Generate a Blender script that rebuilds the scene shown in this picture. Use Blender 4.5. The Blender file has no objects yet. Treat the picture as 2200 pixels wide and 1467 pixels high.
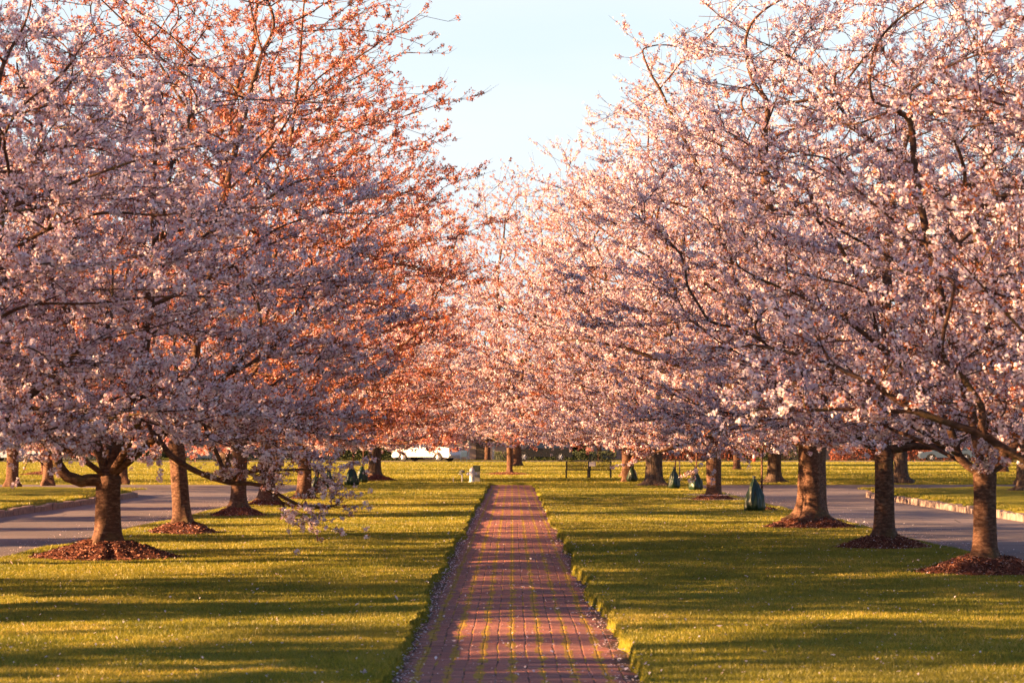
import bpy, bmesh, math, random
import numpy as np
from mathutils import Vector, Matrix
R_ = math.radians
sc = bpy.context.scene
col = sc.collection

# ------------------------------------------------------------------ camera
F_PX, HOR, VX = 5194.0, 950.0, 1100.0
CAM_H = 1.6
cam = bpy.data.cameras.new('camera'); cam.lens = 85.0; cam.sensor_width = 36.0
cam.clip_end = 3000; cam.clip_start = 0.1
cam.dof.use_dof = True; cam.dof.focus_distance = 42; cam.dof.aperture_fstop = 5.0
co = bpy.data.objects.new('camera', cam); col.objects.link(co)
co.location = (0, 0, CAM_H); co.rotation_euler = (R_(90) + math.atan((HOR - 733.5) / F_PX), 0, 0)
sc.camera = co

# ------------------------------------------------------------------ light
SUN_EL, SUN_BACK = 12.5, 11.0
# the sun stands to the left (-X) and a little behind the camera (-Y)
az_dir = Vector((-math.cos(R_(SUN_BACK)), -math.sin(R_(SUN_BACK)), 0))
sdir = Vector((az_dir.x * math.cos(R_(SUN_EL)), az_dir.y * math.cos(R_(SUN_EL)), math.sin(R_(SUN_EL))))
sl = bpy.data.lights.new('sun', 'SUN'); sl.energy = 5.0; sl.angle = R_(0.53); sl.color = (1.0, 0.585, 0.275)
so = bpy.data.objects.new('sun', sl); col.objects.link(so)
so.rotation_euler = sdir.to_track_quat('Z', 'Y').to_euler()
so.location = (-40, -10, 30)
w = bpy.data.worlds.new('World'); sc.world = w; w.use_nodes = True
nt = w.node_tree; nt.nodes.clear()
out = nt.nodes.new('ShaderNodeOutputWorld'); bg = nt.nodes.new('ShaderNodeBackground')
sky = nt.nodes.new('ShaderNodeTexSky'); sky.sky_type = 'NISHITA'; sky.sun_disc = False
sky.sun_elevation = R_(SUN_EL); sky.sun_rotation = math.atan2(sdir.x, sdir.y)
sky.air_density = 0.6; sky.dust_density = 0.3; sky.ozone_density = 2.0
# thin high cloud veil
tc = nt.nodes.new('ShaderNodeTexCoord'); mp = nt.nodes.new('ShaderNodeMapping')
mp.inputs['Scale'].default_value = (1.2, 1.2, 6.0); mp.inputs['Rotation'].default_value = (0.0, 0.25, 0.0)
nz = nt.nodes.new('ShaderNodeTexNoise'); nz.inputs['Scale'].default_value = 2.2; nz.inputs['Detail'].default_value = 6
cr = nt.nodes.new('ShaderNodeValToRGB'); cr.color_ramp.elements[0].position = 0.35; cr.color_ramp.elements[1].position = 0.75
cr.color_ramp.elements[0].color = (0.0, 0.0, 0.0, 1); cr.color_ramp.elements[1].color = (0.35, 0.35, 0.35, 1)
mx = nt.nodes.new('ShaderNodeMix'); mx.data_type = 'RGBA'
nc_ = nt.nodes.new('ShaderNodeValToRGB'); nc_.color_ramp.elements[0].position = .38; nc_.color_ramp.elements[1].position = .68
nc_.color_ramp.elements[0].color = (.53, .60, .62, 1); nc_.color_ramp.elements[1].color = (.62, .635, .64, 1)
vm_ = nt.nodes.new('ShaderNodeVectorMath'); vm_.operation = 'SCALE'; vm_.inputs['Scale'].default_value = 5.0
nt.links.new(nz.outputs['Fac'], nc_.inputs['Fac']); nt.links.new(nc_.outputs['Color'], vm_.inputs[0]); nt.links.new(vm_.outputs[0], mx.inputs['B'])
L = nt.links.new
L(tc.outputs['Generated'], mp.inputs['Vector']); L(mp.outputs['Vector'], nz.inputs['Vector']); L(nz.outputs['Fac'], cr.inputs['Fac'])
sx = nt.nodes.new('ShaderNodeSeparateXYZ'); L(tc.outputs['Generated'], sx.inputs[0])
mr = nt.nodes.new('ShaderNodeMapRange'); mr.inputs['From Min'].default_value = .20; mr.inputs['From Max'].default_value = .30
mr.inputs['To Min'].default_value = .88; mr.inputs['To Max'].default_value = 0.0; L(sx.outputs['Z'], mr.inputs['Value'])
ad = nt.nodes.new('ShaderNodeMath'); ad.operation = 'MAXIMUM'; L(mr.outputs[0], ad.inputs[0])
sm = nt.nodes.new('ShaderNodeMath'); sm.operation = 'MULTIPLY'; sm.inputs[1].default_value = .5; L(cr.outputs['Color'], sm.inputs[0]); L(sm.outputs[0], ad.inputs[1])
L(ad.outputs[0], mx.inputs['Factor']); L(sky.outputs['Color'], mx.inputs['A'])
L(mx.outputs['Result'], bg.inputs['Color']); L(bg.outputs['Background'], out.inputs['Surface'])
bg.inputs['Strength'].default_value = 0.05
sc.view_settings.view_transform = 'Standard'; sc.view_settings.look = 'None'
sc.view_settings.exposure = 2.75; sc.view_settings.gamma = 1.0
sc.cycles.max_bounces = 6; sc.cycles.diffuse_bounces = 3; sc.cycles.glossy_bounces = 2
sc.cycles.transmission_bounces = 4; sc.cycles.use_denoising = True
sc.cycles.sample_clamp_indirect = 6

# ------------------------------------------------------------------ numpy noise
def vnoise(x, y, seed=0):
    x = np.asarray(x, float); y = np.asarray(y, float)
    xi = np.floor(x).astype(np.int64); yi = np.floor(y).astype(np.int64)
    fx = x - xi; fy = y - yi
    fx = fx * fx * (3 - 2 * fx); fy = fy * fy * (3 - 2 * fy)
    def h(a, b):
        n = (a * 374761393 + b * 668265263 + seed * 1442695041) & 0x7fffffff
        n = ((n ^ (n >> 13)) * 1274126177) & 0x7fffffff
        return ((n ^ (n >> 16)) & 0xffff) / 65535.0
    return (h(xi, yi) * (1 - fx) + h(xi + 1, yi) * fx) * (1 - fy) + (h(xi, yi + 1) * (1 - fx) + h(xi + 1, yi + 1) * fx) * fy
def fbm(x, y, seed=0, o=3):
    s = 0; a = .5
    for i in range(o):
        s = s + a * (vnoise(x * 2 ** i, y * 2 ** i, seed + i) - .5); a *= .5
    return s

# ------------------------------------------------------------------ material helpers
class NT:
    def __init__(s, name):
        s.m = bpy.data.materials.new(name); s.m.use_nodes = True; s.t = s.m.node_tree
        s.t.nodes.clear(); s.out = s.n('ShaderNodeOutputMaterial')
    def n(s, typ, **kw):
        nd = s.t.nodes.new(typ)
        for k, v in kw.items(): setattr(nd, k, v)
        return nd
    def set(s, sock, v):
        if isinstance(v, bpy.types.NodeSocket): s.t.links.new(v, sock)
        else:
            if isinstance(v, tuple) and len(v) == 3 and sock.type == 'RGBA': v = v + (1,)
            sock.default_value = v
    def math(s, op, a, b=0.0, c=0.0):
        nd = s.n('ShaderNodeMath', operation=op)
        s.set(nd.inputs[0], a); s.set(nd.inputs[1], b)
        if op in ('MULTIPLY_ADD', 'SMOOTH_MIN'): s.set(nd.inputs[2], c)
        return nd.outputs[0]
    def noise(s, scale, detail=3, vec=None, rough=.55, out='Fac'):
        nd = s.n('ShaderNodeTexNoise'); nd.inputs['Scale'].default_value = scale
        nd.inputs['Detail'].default_value = detail; nd.inputs['Roughness'].default_value = rough
        if vec is not None: s.set(nd.inputs['Vector'], vec)
        return nd.outputs[out]
    def coord(s, sc_=(1, 1, 1), kind='Object'):
        t = s.n('ShaderNodeTexCoord'); m = s.n('ShaderNodeMapping'); m.inputs['Scale'].default_value = sc_
        s.t.links.new(t.outputs[kind], m.inputs['Vector']); return m.outputs['Vector']
    def ramp(s, fac, stops):
        nd = s.n('ShaderNodeValToRGB'); s.set(nd.inputs['Fac'], fac); e = nd.color_ramp.elements
        while len(e) < len(stops): e.new(0.5)
        for el, (p, c) in zip(e, stops):
            el.position = p; el.color = (c, c, c, 1) if isinstance(c, (int, float)) else tuple(c) + (1,)
        return nd.outputs['Color']
    def mix(s, f, a, b, mode='MIX'):
        nd = s.n('ShaderNodeMix', data_type='RGBA', blend_type=mode)
        s.set(nd.inputs['Factor'], f); s.set(nd.inputs['A'], a); s.set(nd.inputs['B'], b)
        return nd.outputs['Result']
    def attr(s, name):
        nd = s.n('ShaderNodeAttribute', attribute_name=name); return nd.outputs['Fac']
    def bump(s, h, strength=.5, dist=.01):
        nd = s.n('ShaderNodeBump'); nd.inputs['Strength'].default_value = strength; nd.inputs['Distance'].default_value = dist
        s.set(nd.inputs['Height'], h); return nd.outputs['Normal']
    def principled(s, color, rough=.8, normal=None, metal=0.0, spec=.3, trans=0.0):
        p = s.n('ShaderNodeBsdfPrincipled'); s.set(p.inputs['Base Color'], color); s.set(p.inputs['Roughness'], rough)
        p.inputs['Metallic'].default_value = metal; p.inputs['Specular IOR Level'].default_value = spec
        if normal is not None: s.set(p.inputs['Normal'], normal)
        if trans: p.inputs['Transmission Weight'].default_value = trans
        s.t.links.new(p.outputs[0], s.out.inputs['Surface']); return p
    def leafy(s, color, tcolor, fac, gloss=0.0):
        d = s.n('ShaderNodeBsdfDiffuse'); s.set(d.inputs['Color'], color)
        t = s.n('ShaderNodeBsdfTranslucent'); s.set(t.inputs['Color'], tcolor)
        m = s.n('ShaderNodeMixShader'); m.inputs[0].default_value = fac
        s.t.links.new(d.outputs[0], m.inputs[1]); s.t.links.new(t.outputs[0], m.inputs[2])
        o = m.outputs[0]
        if gloss:
            g = s.n('ShaderNodeBsdfGlossy'); g.inputs['Roughness'].default_value = .45; m2 = s.n('ShaderNodeMixShader')
            m2.inputs[0].default_value = gloss; s.t.links.new(o, m2.inputs[1]); s.t.links.new(g.outputs[0], m2.inputs[2]); o = m2.outputs[0]
        s.t.links.new(o, s.out.inputs['Surface'])

def simple(name, c, rough=.7, metal=0, var=.12, scale=8, spec=.3, bump=.0):
    n = NT(name); f = n.noise(scale, 4, n.coord())
    dk = tuple(x * (1 - var) for x in c); lt = tuple(min(1, x * (1 + var)) for x in c)
    cc = n.ramp(f, [(.3, dk), (.7, lt)])
    n.principled(cc, rough, n.bump(f, .4, bump) if bump else None, metal, spec); return n.m

# blossoms: pale pink petals, deeper pink in some
n = NT('blossom_petals'); t = n.attr('tint')
c = n.ramp(t, [(0, (.44, .24, .29)), (.10, (.62, .46, .52)), (.45, (.80, .70, .75)), (1, (.92, .88, .90))])
n.leafy(c, n.mix(1.0, c, (1.0, .80, .80), 'MULTIPLY'), .42); M_PETAL = n.m
n = NT('rosy_petals'); t = n.attr('tint')
c = n.ramp(t, [(0, (.43, .14, .13)), (.3, (.60, .31, .30)), (.7, (.72, .47, .45)), (1, (.84, .66, .65))])
n.leafy(c, n.mix(1.0, c, (1.0, .72, .66), 'MULTIPLY'), .40); M_ROSE = n.m
n = NT('bronze_leaf'); t = n.attr('tint')
c = n.ramp(t, [(0, (.13, .085, .02)), (.35, (.30, .09, .028)), (.7, (.48, .15, .05)), (1, (.60, .26, .07))])
n.leafy(c, n.mix(1.0, c, (1.0, .72, .45), 'MULTIPLY'), .5, .04); M_LEAF = n.m
n = NT('cherry_bark'); v = n.coord((6, 6, 13)); a = n.noise(2.4, 5, v, .65); b = n.noise(9, 4, n.coord()); g = n.noise(2.2, 3, n.coord())
c = n.ramp(a, [(.3, (.04, .018, .011)), (.5, (.105, .050, .030)), (.75, (.25, .145, .095))])
c = n.mix(n.ramp(g, [(.56, 0.0), (.72, .55)]), c, (.20, .16, .05))
hh = n.math('ADD', a, n.math('MULTIPLY', b, .6))
c = n.mix(n.ramp(n.noise(1.1, 4, n.coord((1, 1, .6)), .6), [(.45, 0.0), (.7, .6)]), c, (.04, .022, .016))
n.principled(c, .85, n.bump(hh, .8, .03), 0, .2); M_BARK = n.m
n = NT('rough_bark'); v = n.coord((14, 14, 2.2)); a = n.noise(1.6, 5, v, .65); b = n.noise(12, 4, n.coord())
c = n.ramp(a, [(.32, (.035, .022, .016)), (.5, (.10, .065, .045)), (.7, (.19, .135, .10))])
n.principled(c, .9, n.bump(n.math('ADD', a, n.math('MULTIPLY', b, .4)), 1.0, .06), 0, .15); M_ROUGH = n.m
n = NT('twig_bark'); c = n.ramp(n.noise(6, 3, n.coord()), [(.3, (.03, .016, .012)), (.7, (.085, .045, .032))])
n.principled(c, .85, None, 0, .15); M_TWIG = n.m
n = NT('grass_blades'); t = n.attr('tint'); g = n.noise(.35, 3, n.coord()); g2 = n.noise(1.7, 3, n.coord())
c = n.ramp(t, [(0, (.080, .095, .008)), (.4, (.22, .215, .016)), (.75, (.36, .30, .026)), (.92, (.50, .36, .07)), (1, (.55, .40, .13))])
c = n.mix(n.ramp(g, [(.4, 0.0), (.65, .45)]), c, (.20, .165, .030))
c = n.mix(n.ramp(g2, [(.5, 0.0), (.75, .35)]), c, (.075, .10, .015))
n.leafy(c, n.mix(1.0, c, (1.0, 1.0, .5), 'MULTIPLY'), .40, .03); M_BLADE = n.m
def lawn_mat(name, sx):
    n = NT(name); v = n.coord(sx); a = n.noise(22, 5, v, .7); g = n.noise(.35, 3, n.coord()); g2 = n.noise(1.7, 3, n.coord())
    c = n.ramp(a, [(.3, (.06, .070, .010)), (.5, (.17, .165, .018)), (.7, (.34, .27, .04))])
    c = n.mix(n.ramp(g, [(.4, 0.0), (.65, .45)]), c, (.28, .22, .035))
    c = n.mix(n.ramp(g2, [(.5, 0.0), (.75, .35)]), c, (.075, .095, .015))
    n.principled(c, .95, n.bump(a, 1.0, .05), 0, .05); return n.m
M_LAWN = lawn_mat('lawn_turf', (1, 1, 1)); M_FAR = lawn_mat('far_turf', (.25, .25, .25))
n = NT('mulch'); v = n.coord(); a = n.noise(38, 6, v, .75); b = n.noise(3, 3, v)
c = n.ramp(a, [(.3, (.03, .011, .008)), (.5, (.13, .044, .028)), (.72, (.27, .115, .075))])
n.principled(c, .95, n.bump(a, 1.0, .05), 0, .08); M_MULCH = n.m
n = NT('mulch_chip'); t = n.attr('tint')
n.principled(n.ramp(t, [(0, (.045, .017, .012)), (.6, (.21, .078, .05)), (1, (.38, .20, .14))]), .9, None, 0, .1); M_CHIP = n.m
n = NT('asphalt'); v = n.coord(); a = n.noise(60, 5, v, .7); b = n.noise(.5, 4, n.coord((.25, 1, 1)))
c = n.ramp(a, [(.3, (.11, .088, .09)), (.7, (.22, .175, .17))]); c = n.mix(n.ramp(b, [(.35, 0.0), (.7, .4)]), c, (.22, .18, .175))
vo = n.n('ShaderNodeTexVoronoi', feature='DISTANCE_TO_EDGE'); vo.inputs['Scale'].default_value = .32
wv = n.n('ShaderNodeVectorMath', operation='ADD'); n.set(wv.inputs[0], n.coord()); n.set(wv.inputs[1], n.noise(1.5, 4, None, .6, 'Color')); n.set(vo.inputs['Vector'], wv.outputs[0])
crk = n.math('MULTIPLY', n.math('LESS_THAN', vo.outputs['Distance'], .006), n.ramp(n.noise(.3, 2, n.coord((1, 1, 3))), [(.45, 0.0), (.55, .8)]))
c = n.mix(crk, c, (.03, .025, .025)); c = n.mix(n.ramp(n.noise(.12, 2, n.coord((1.5, .6, 1))), [(.55, 0.0), (.57, .35)]), c, (.10, .085, .085))
n.principled(c, .9, n.bump(a, .5, .01), 0, .2); M_ASPH = n.m
# brick path: stacked setts with mossy long joints
n = NT('brick_paving'); tcn = n.n('ShaderNodeTexCoord'); sep = n.n('ShaderNodeSeparateXYZ'); n.t.links.new(tcn.outputs['Object'], sep.inputs[0])
X, Y = sep.outputs['X'], sep.outputs['Y']
wob = n.noise(.9, 3, n.coord()); wob2 = n.noise(14, 3, n.coord())
Xw = n.math('ADD', X, n.math('MULTIPLY_ADD', wob, .05, -.025))
Xw = n.math('ADD', Xw, n.math('MULTIPLY_ADD', wob2, .022, -.011))
def tri(u, per, off=0.0):   # distance to the nearest joint, in metres
    f = n.math('FRACT', n.math('DIVIDE', n.math('ADD', u, off + 100 * per), per))
    return n.math('MULTIPLY', n.math('SUBTRACT', .5, n.math('ABSOLUTE', n.math('SUBTRACT', f, .5))), per)
Yw = n.math('ADD', Y, n.math('MULTIPLY_ADD', n.noise(7, 2, n.coord()), .03, -.015))
d1 = tri(Xw, .222); d2 = tri(Xw, .222, .111); d3 = tri(Yw, .105)
cell = n.n('ShaderNodeTexWhiteNoise', noise_dimensions='2D'); cv = n.n('ShaderNodeCombineXYZ')
n.t.links.new(n.math('FLOOR', n.math('DIVIDE', Xw, .111)), cv.inputs[0]); n.t.links.new(n.math('FLOOR', n.math('DIVIDE', Yw, .105)), cv.inputs[1])
n.t.links.new(cv.outputs[0], cell.inputs['Vector'])
br = n.ramp(cell.outputs['Value'], [(0, (.22, .048, .032)), (.5, (.42, .105, .062)), (1, (.56, .18, .11))])
fine = n.noise(45, 5, n.coord(), .7)
br = n.mix(.45, br, n.ramp(fine, [(.3, (.12, .05, .04)), (.7, (.45, .21, .15))]))
stain = n.noise(1.3, 4, n.coord())
br = n.mix(n.ramp(stain, [(.45, 0.0), (.7, .45)]), br, (.15, .10, .09))
mossn = n.noise(3.2, 5, n.coord((1.9, .8, 1)), .7); mossw = n.math('MULTIPLY', n.ramp(mossn, [(.36, .0), (.48, .026), (.70, .062)]), 1.0)
moss = n.math('MULTIPLY', n.math('LESS_THAN', d1, mossw), n.math('GREATER_THAN', n.noise(5.5, 5, n.coord((1, 1, 1)), .75), .44))
moss2w = n.ramp(n.noise(2.6, 3, n.coord((1.3, .7, 2))), [(.5, 0.0), (.72, .014)])
moss = n.math('MAXIMUM', moss, n.math('LESS_THAN', d2, moss2w))
edge = n.math('GREATER_THAN', n.math('ADD', n.math('ABSOLUTE', X), n.math('MULTIPLY', n.noise(4, 4, n.coord()), .5)), 1.03)
dmin = n.math('MINIMUM', n.math('MINIMUM', d1, d2), d3)
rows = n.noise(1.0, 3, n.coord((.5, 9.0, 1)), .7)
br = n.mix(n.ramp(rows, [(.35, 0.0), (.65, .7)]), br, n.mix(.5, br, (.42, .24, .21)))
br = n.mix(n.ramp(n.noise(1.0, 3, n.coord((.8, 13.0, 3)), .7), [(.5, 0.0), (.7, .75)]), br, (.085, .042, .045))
joint = n.math('MAXIMUM', n.math('LESS_THAN', n.math('MINIMUM', d1, d3), .0055), n.math('LESS_THAN', d2, n.ramp(n.noise(5, 3, n.coord()), [(.4, 0.0), (.65, .006)])))
c = n.mix(joint, br, (.035, .022, .018))
mossc = n.ramp(wob2, [(.3, (.20, .11, .012)), (.7, (.46, .27, .03))])
c = n.mix(moss, c, mossc)
c = n.mix(n.math('MULTIPLY', edge, .8), c, n.ramp(fine, [(.35, (.03, .02, .014)), (.6, (.10, .06, .035)), (.75, (.26, .20, .17))]))
hgt = n.math('MINIMUM', n.math('MULTIPLY', dmin, 60), .6)
hgt = n.math('ADD', hgt, n.math('MULTIPLY', moss, .4)); hgt = n.math('ADD', hgt, n.math('MULTIPLY', fine, .5)); hgt = n.math('ADD', hgt, n.math('MULTIPLY', cell.outputs['Value'], .5))
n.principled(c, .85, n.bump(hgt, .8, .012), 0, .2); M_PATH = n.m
M_STONE = simple('kerb_stone', (.22, .16, .14), .9, 0, .35, 9, .15, .02)
n = NT('bag_plastic'); a = n.noise(3.5, 3, n.coord((1, 1, .7)))
n.principled(n.ramp(a, [(.3, (.004, .014, .004)), (.7, (.010, .030, .009))]), .42, n.bump(n.noise(5, 2, n.coord((1, 1, .5))), .8, .08), 0, .35); M_BAG = n.m
M_TIE = simple('bag_tie', (.03, .035, .035), .5)
M_BLACK = simple('black_metal', (.012, .013, .014), .4, 0, .1)
M_PAPER = simple('notice_paper', (.30, .28, .33), .7)
M_WHITE = simple('white_enamel', (.42, .42, .47), .45, 0, .06)
M_GREYP = simple('grey_cabinet', (.17, .165, .15), .6, 0, .1)
M_GREYT = simple('green_grey_paint', (.05, .06, .035), .6, 0, .15)
M_RED = simple('red_plastic', (.5, .03, .02), .4)
M_WOODG = simple('weathered_wood', (.16, .13, .10), .85)
M_BLUEB = simple('blue_grey_paint', (.06, .10, .16), .5)
def paint(name, c): return simple(name, c, .25, .0, .03, 2, .6)
M_CW = paint('white_car_paint', (.62, .62, .64)); M_CD = paint('black_car_paint', (.012, .013, .016)); M_CB = paint('slate_car_paint', (.05, .075, .11)); M_CS = paint('silver_car_paint', (.35, .36, .38))
M_GLASS = simple('car_glass', (.015, .02, .025), .08, 0, .05, 3, .8)
M_TYRE = simple('tyre_rubber', (.015, .015, .015), .85); M_RIM = simple('alloy_rim', (.45, .45, .47), .35, .6)
M_TAIL = simple('tail_lamp', (.45, .01, .01), .3)
n = NT('house_brick'); bt = n.n('ShaderNodeTexBrick'); n.set(bt.inputs['Vector'], n.coord((1, 1, 1), 'Object')); bt.inputs['Scale'].default_value = 4
n.set(bt.inputs['Color1'], (.30, .095, .06)); n.set(bt.inputs['Color2'], (.38, .14, .09)); n.set(bt.inputs['Mortar'], (.35, .28, .24))
n.principled(bt.outputs['Color'], .9, None, 0, .1); M_HBRICK = n.m
M_STUCCO = simple('pale_stucco', (.55, .42, .34), .9, 0, .1); M_SIDING = simple('pale_siding', (.55, .54, .52), .8)
M_TRIM = simple('white_trim', (.7, .68, .64), .6); M_ROOF = simple('slate_roof', (.07, .065, .07), .85, 0, .3)
M_HEDGE = simple('hedge_leaf', (.045, .055, .018), .8, 0, .5, 20)
M_REDHEDGE = simple('red_hedge_leaf', (.19, .05, .025), .8, 0, .5, 20)
M_PINE = simple('evergreen_leaf', (.04, .055, .02), .8, 0, .4, 20)

# ------------------------------------------------------------------ mesh helpers
def np_mesh(name, parts, mats, tint=None, smooth=False):
    """parts: list of (verts Nx3, faces MxK, material index)"""
    vs, loops, starts, tots, mi = [], [], [], [], []
    off = 0; ls = 0
    for v, f, m in parts:
        if len(v) == 0: continue
        v = np.asarray(v, np.float32); f = np.asarray(f, np.int32)
        vs.append(v); loops.append((f + off).ravel()); k = f.shape[1]
        starts.append(ls + np.arange(len(f)) * k); tots.append(np.full(len(f), k)); mi.append(np.full(len(f), m))
        off += len(v); ls += len(f) * k
    vs = np.concatenate(vs); loops = np.concatenate(loops); starts = np.concatenate(starts); tots = np.concatenate(tots); mi = np.concatenate(mi)
    me = bpy.data.meshes.new(name); me.vertices.add(len(vs)); me.vertices.foreach_set('co', vs.ravel())
    me.loops.add(len(loops)); me.loops.foreach_set('vertex_index', loops.astype(np.int32))
    me.polygons.add(len(starts)); me.polygons.foreach_set('loop_start', starts.astype(np.int32))
    me.polygons.foreach_set('material_index', mi.astype(np.int32))
    for m in mats: me.materials.append(m)
    me.update(calc_edges=True)
    if smooth: me.polygons.foreach_set('use_smooth', np.ones(len(starts), bool))
    if tint is not None:
        a = me.attributes.new('tint', 'FLOAT', 'FACE'); a.data.foreach_set('value', np.asarray(tint, np.float32))
    return me
def link(name, me, parent=None):
    o = bpy.data.objects.new(name, me); col.objects.link(o)
    if parent: o.parent = parent
    return o
def thing(name, label, cat, loc=(0, 0, 0), rz=0, group=None):
    o = bpy.data.objects.new(name, None); col.objects.link(o); o.location = loc; o.rotation_euler = (0, 0, rz)
    o.empty_display_size = .3
    o['label'] = label; o['category'] = cat
    if group: o['group'] = group
    return o
def tag(o, label, cat, group=None):
    o['label'] = label; o['category'] = cat
    if group: o['group'] = group
    return o
class MB:
    def __init__(s): s.bm = bmesh.new(); s.mi = 0
    def _mi(s, fs):
        for f in fs: f.material_index = s.mi
    def box(s, x0, x1, y0, y1, z0, z1, bev=0.0):
        v = [s.bm.verts.new(p) for p in ((x0, y0, z0), (x1, y0, z0), (x1, y1, z0), (x0, y1, z0), (x0, y0, z1), (x1, y0, z1), (x1, y1, z1), (x0, y1, z1))]
        fs = [s.bm.faces.new([v[i] for i in q]) for q in ((3, 2, 1, 0), (4, 5, 6, 7), (0, 1, 5, 4), (1, 2, 6, 5), (2, 3, 7, 6), (3, 0, 4, 7))]
        s._mi(fs)
        if bev:
            es = {e for f in fs for e in f.edges}
            bmesh.ops.bevel(s.bm, geom=list(es), offset=bev, segments=2, affect='EDGES', profile=.5)
        return s
    def tube(s, pts, rad, seg=8, caps=True):
        pts = [Vector(p) for p in pts]; rad = rad if isinstance(rad, (list, tuple)) else [rad] * len(pts)
        rings = []; up = None
        for i, p in enumerate(pts):
            d = (pts[min(i + 1, len(pts) - 1)] - pts[max(i - 1, 0)]).normalized()
            if up is None: up = Vector((0, 0, 1)) if abs(d.z) < .9 else Vector((1, 0, 0))
            x = d.cross(up).normalized(); y = x.cross(d).normalized()
            up = y
            rings.append([s.bm.verts.new(p + (x * math.cos(2 * math.pi * k / seg) + y * math.sin(2 * math.pi * k / seg)) * rad[i]) for k in range(seg)])
        fs = []
        for a, b in zip(rings, rings[1:]):
            for k in range(seg): fs.append(s.bm.faces.new((a[k], a[(k + 1) % seg], b[(k + 1) % seg], b[k])))
        if caps: fs.append(s.bm.faces.new(rings[0][::-1])); fs.append(s.bm.faces.new(rings[-1]))
        s._mi(fs); return s
    def lathe(s, prof, seg=20, c=(0, 0, 0), fn=None, axis='Z'):
        rings = []
        for i, (r, z) in enumerate(prof):
            ring = []
            for k in range(seg):
                a = 2 * math.pi * k / seg; rr = r * (fn(a, z, i) if fn else 1)
                p = (rr * math.cos(a), rr * math.sin(a), z)
                if axis == 'X': p = (p[2], p[0], p[1])
                if axis == 'Y': p = (p[0], p[2], p[1])
                ring.append(s.bm.verts.new((p[0] + c[0], p[1] + c[1], p[2] + c[2])))
            rings.append(ring)
        fs = []
        for a, b in zip(rings, rings[1:]):
            for k in range(seg): fs.append(s.bm.faces.new((a[k], a[(k + 1) % seg], b[(k + 1) % seg], b[k])))
        fs.append(s.bm.faces.new(rings[0][::-1])); fs.append(s.bm.faces.new(rings[-1])); s._mi(fs); return s
    def prism(s, poly, y0, y1):     # polygon in XZ, extruded along Y
        a = [s.bm.verts.new((x, y0, z)) for x, z in poly]; b = [s.bm.verts.new((x, y1, z)) for x, z in poly]
        fs = [s.bm.faces.new(a), s.bm.faces.new(b[::-1])]
        for i in range(len(poly)):
            j = (i + 1) % len(poly); fs.append(s.bm.faces.new((a[i], b[i], b[j], a[j])))
        s._mi(fs); return s
    def build(s, name, mats, parent=None, smooth=False):
        bmesh.ops.recalc_face_normals(s.bm, faces=s.bm.faces)
        me = bpy.data.meshes.new(name); s.bm.to_mesh(me); s.bm.free()
        for m in (mats if isinstance(mats, (list, tuple)) else [mats]): me.materials.append(m)
        if smooth:
            me.polygons.foreach_set('use_smooth', np.ones(len(me.polygons), bool))
        return link(name, me, parent)
def copy_tree(o, parent=None):
    c = o.copy(); col.objects.link(c); c.parent = parent
    for ch in list(o.children): copy_tree(ch, c)
    return c

# ------------------------------------------------------------------ cherry trees
def tubes(chains, mi):
    V, Fq, off = [], [], 0
    for pts, rad, seg in chains:
        n_ = len(pts)
        if n_ < 2: continue
        d = np.empty_like(pts); d[1:-1] = pts[2:] - pts[:-2]; d[0] = pts[1] - pts[0]; d[-1] = pts[-1] - pts[-2]
        d /= np.linalg.norm(d, axis=1)[:, None] + 1e-9
        ref = np.array([.31, .67, .1]) if abs(d[0, 2]) > .6 else np.array([.05, .1, 1.0])
        up = np.empty_like(pts); u = ref
        for i in range(n_):
            u = u - d[i] * np.dot(u, d[i]); nn = np.linalg.norm(u)
            if nn < 1e-3: u = np.cross(d[i], [0.3, .5, .8]); nn = np.linalg.norm(u)
            u = u / nn; up[i] = u
        sd = np.cross(d, up)
        a = np.arange(seg) * 2 * math.pi / seg
        ring = pts[:, None, :] + rad[:, None, None] * (np.cos(a)[None, :, None] * up[:, None, :] + np.sin(a)[None, :, None] * sd[:, None, :])
        V.append(ring.reshape(-1, 3))
        i = np.arange(n_ - 1)[:, None] * seg; k = np.arange(seg)[None, :]; k2 = (k + 1) % seg
        q = np.stack([i + k, i + k2, i + seg + k2, i + seg + k], -1).reshape(-1, 4)
        Fq.append(q + off); off += n_ * seg
    return (np.concatenate(V), np.concatenate(Fq), mi)

def bez(p0, p1, p2, p3, n_=9):
    t = np.linspace(0, 1, n_)[:, None]; p0, p1, p2, p3 = map(np.array, (p0, p1, p2, p3))
    return (1 - t) ** 3 * p0 + 3 * t * (1 - t) ** 2 * p1 + 3 * t * t * (1 - t) * p2 + t ** 3 * p3

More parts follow.
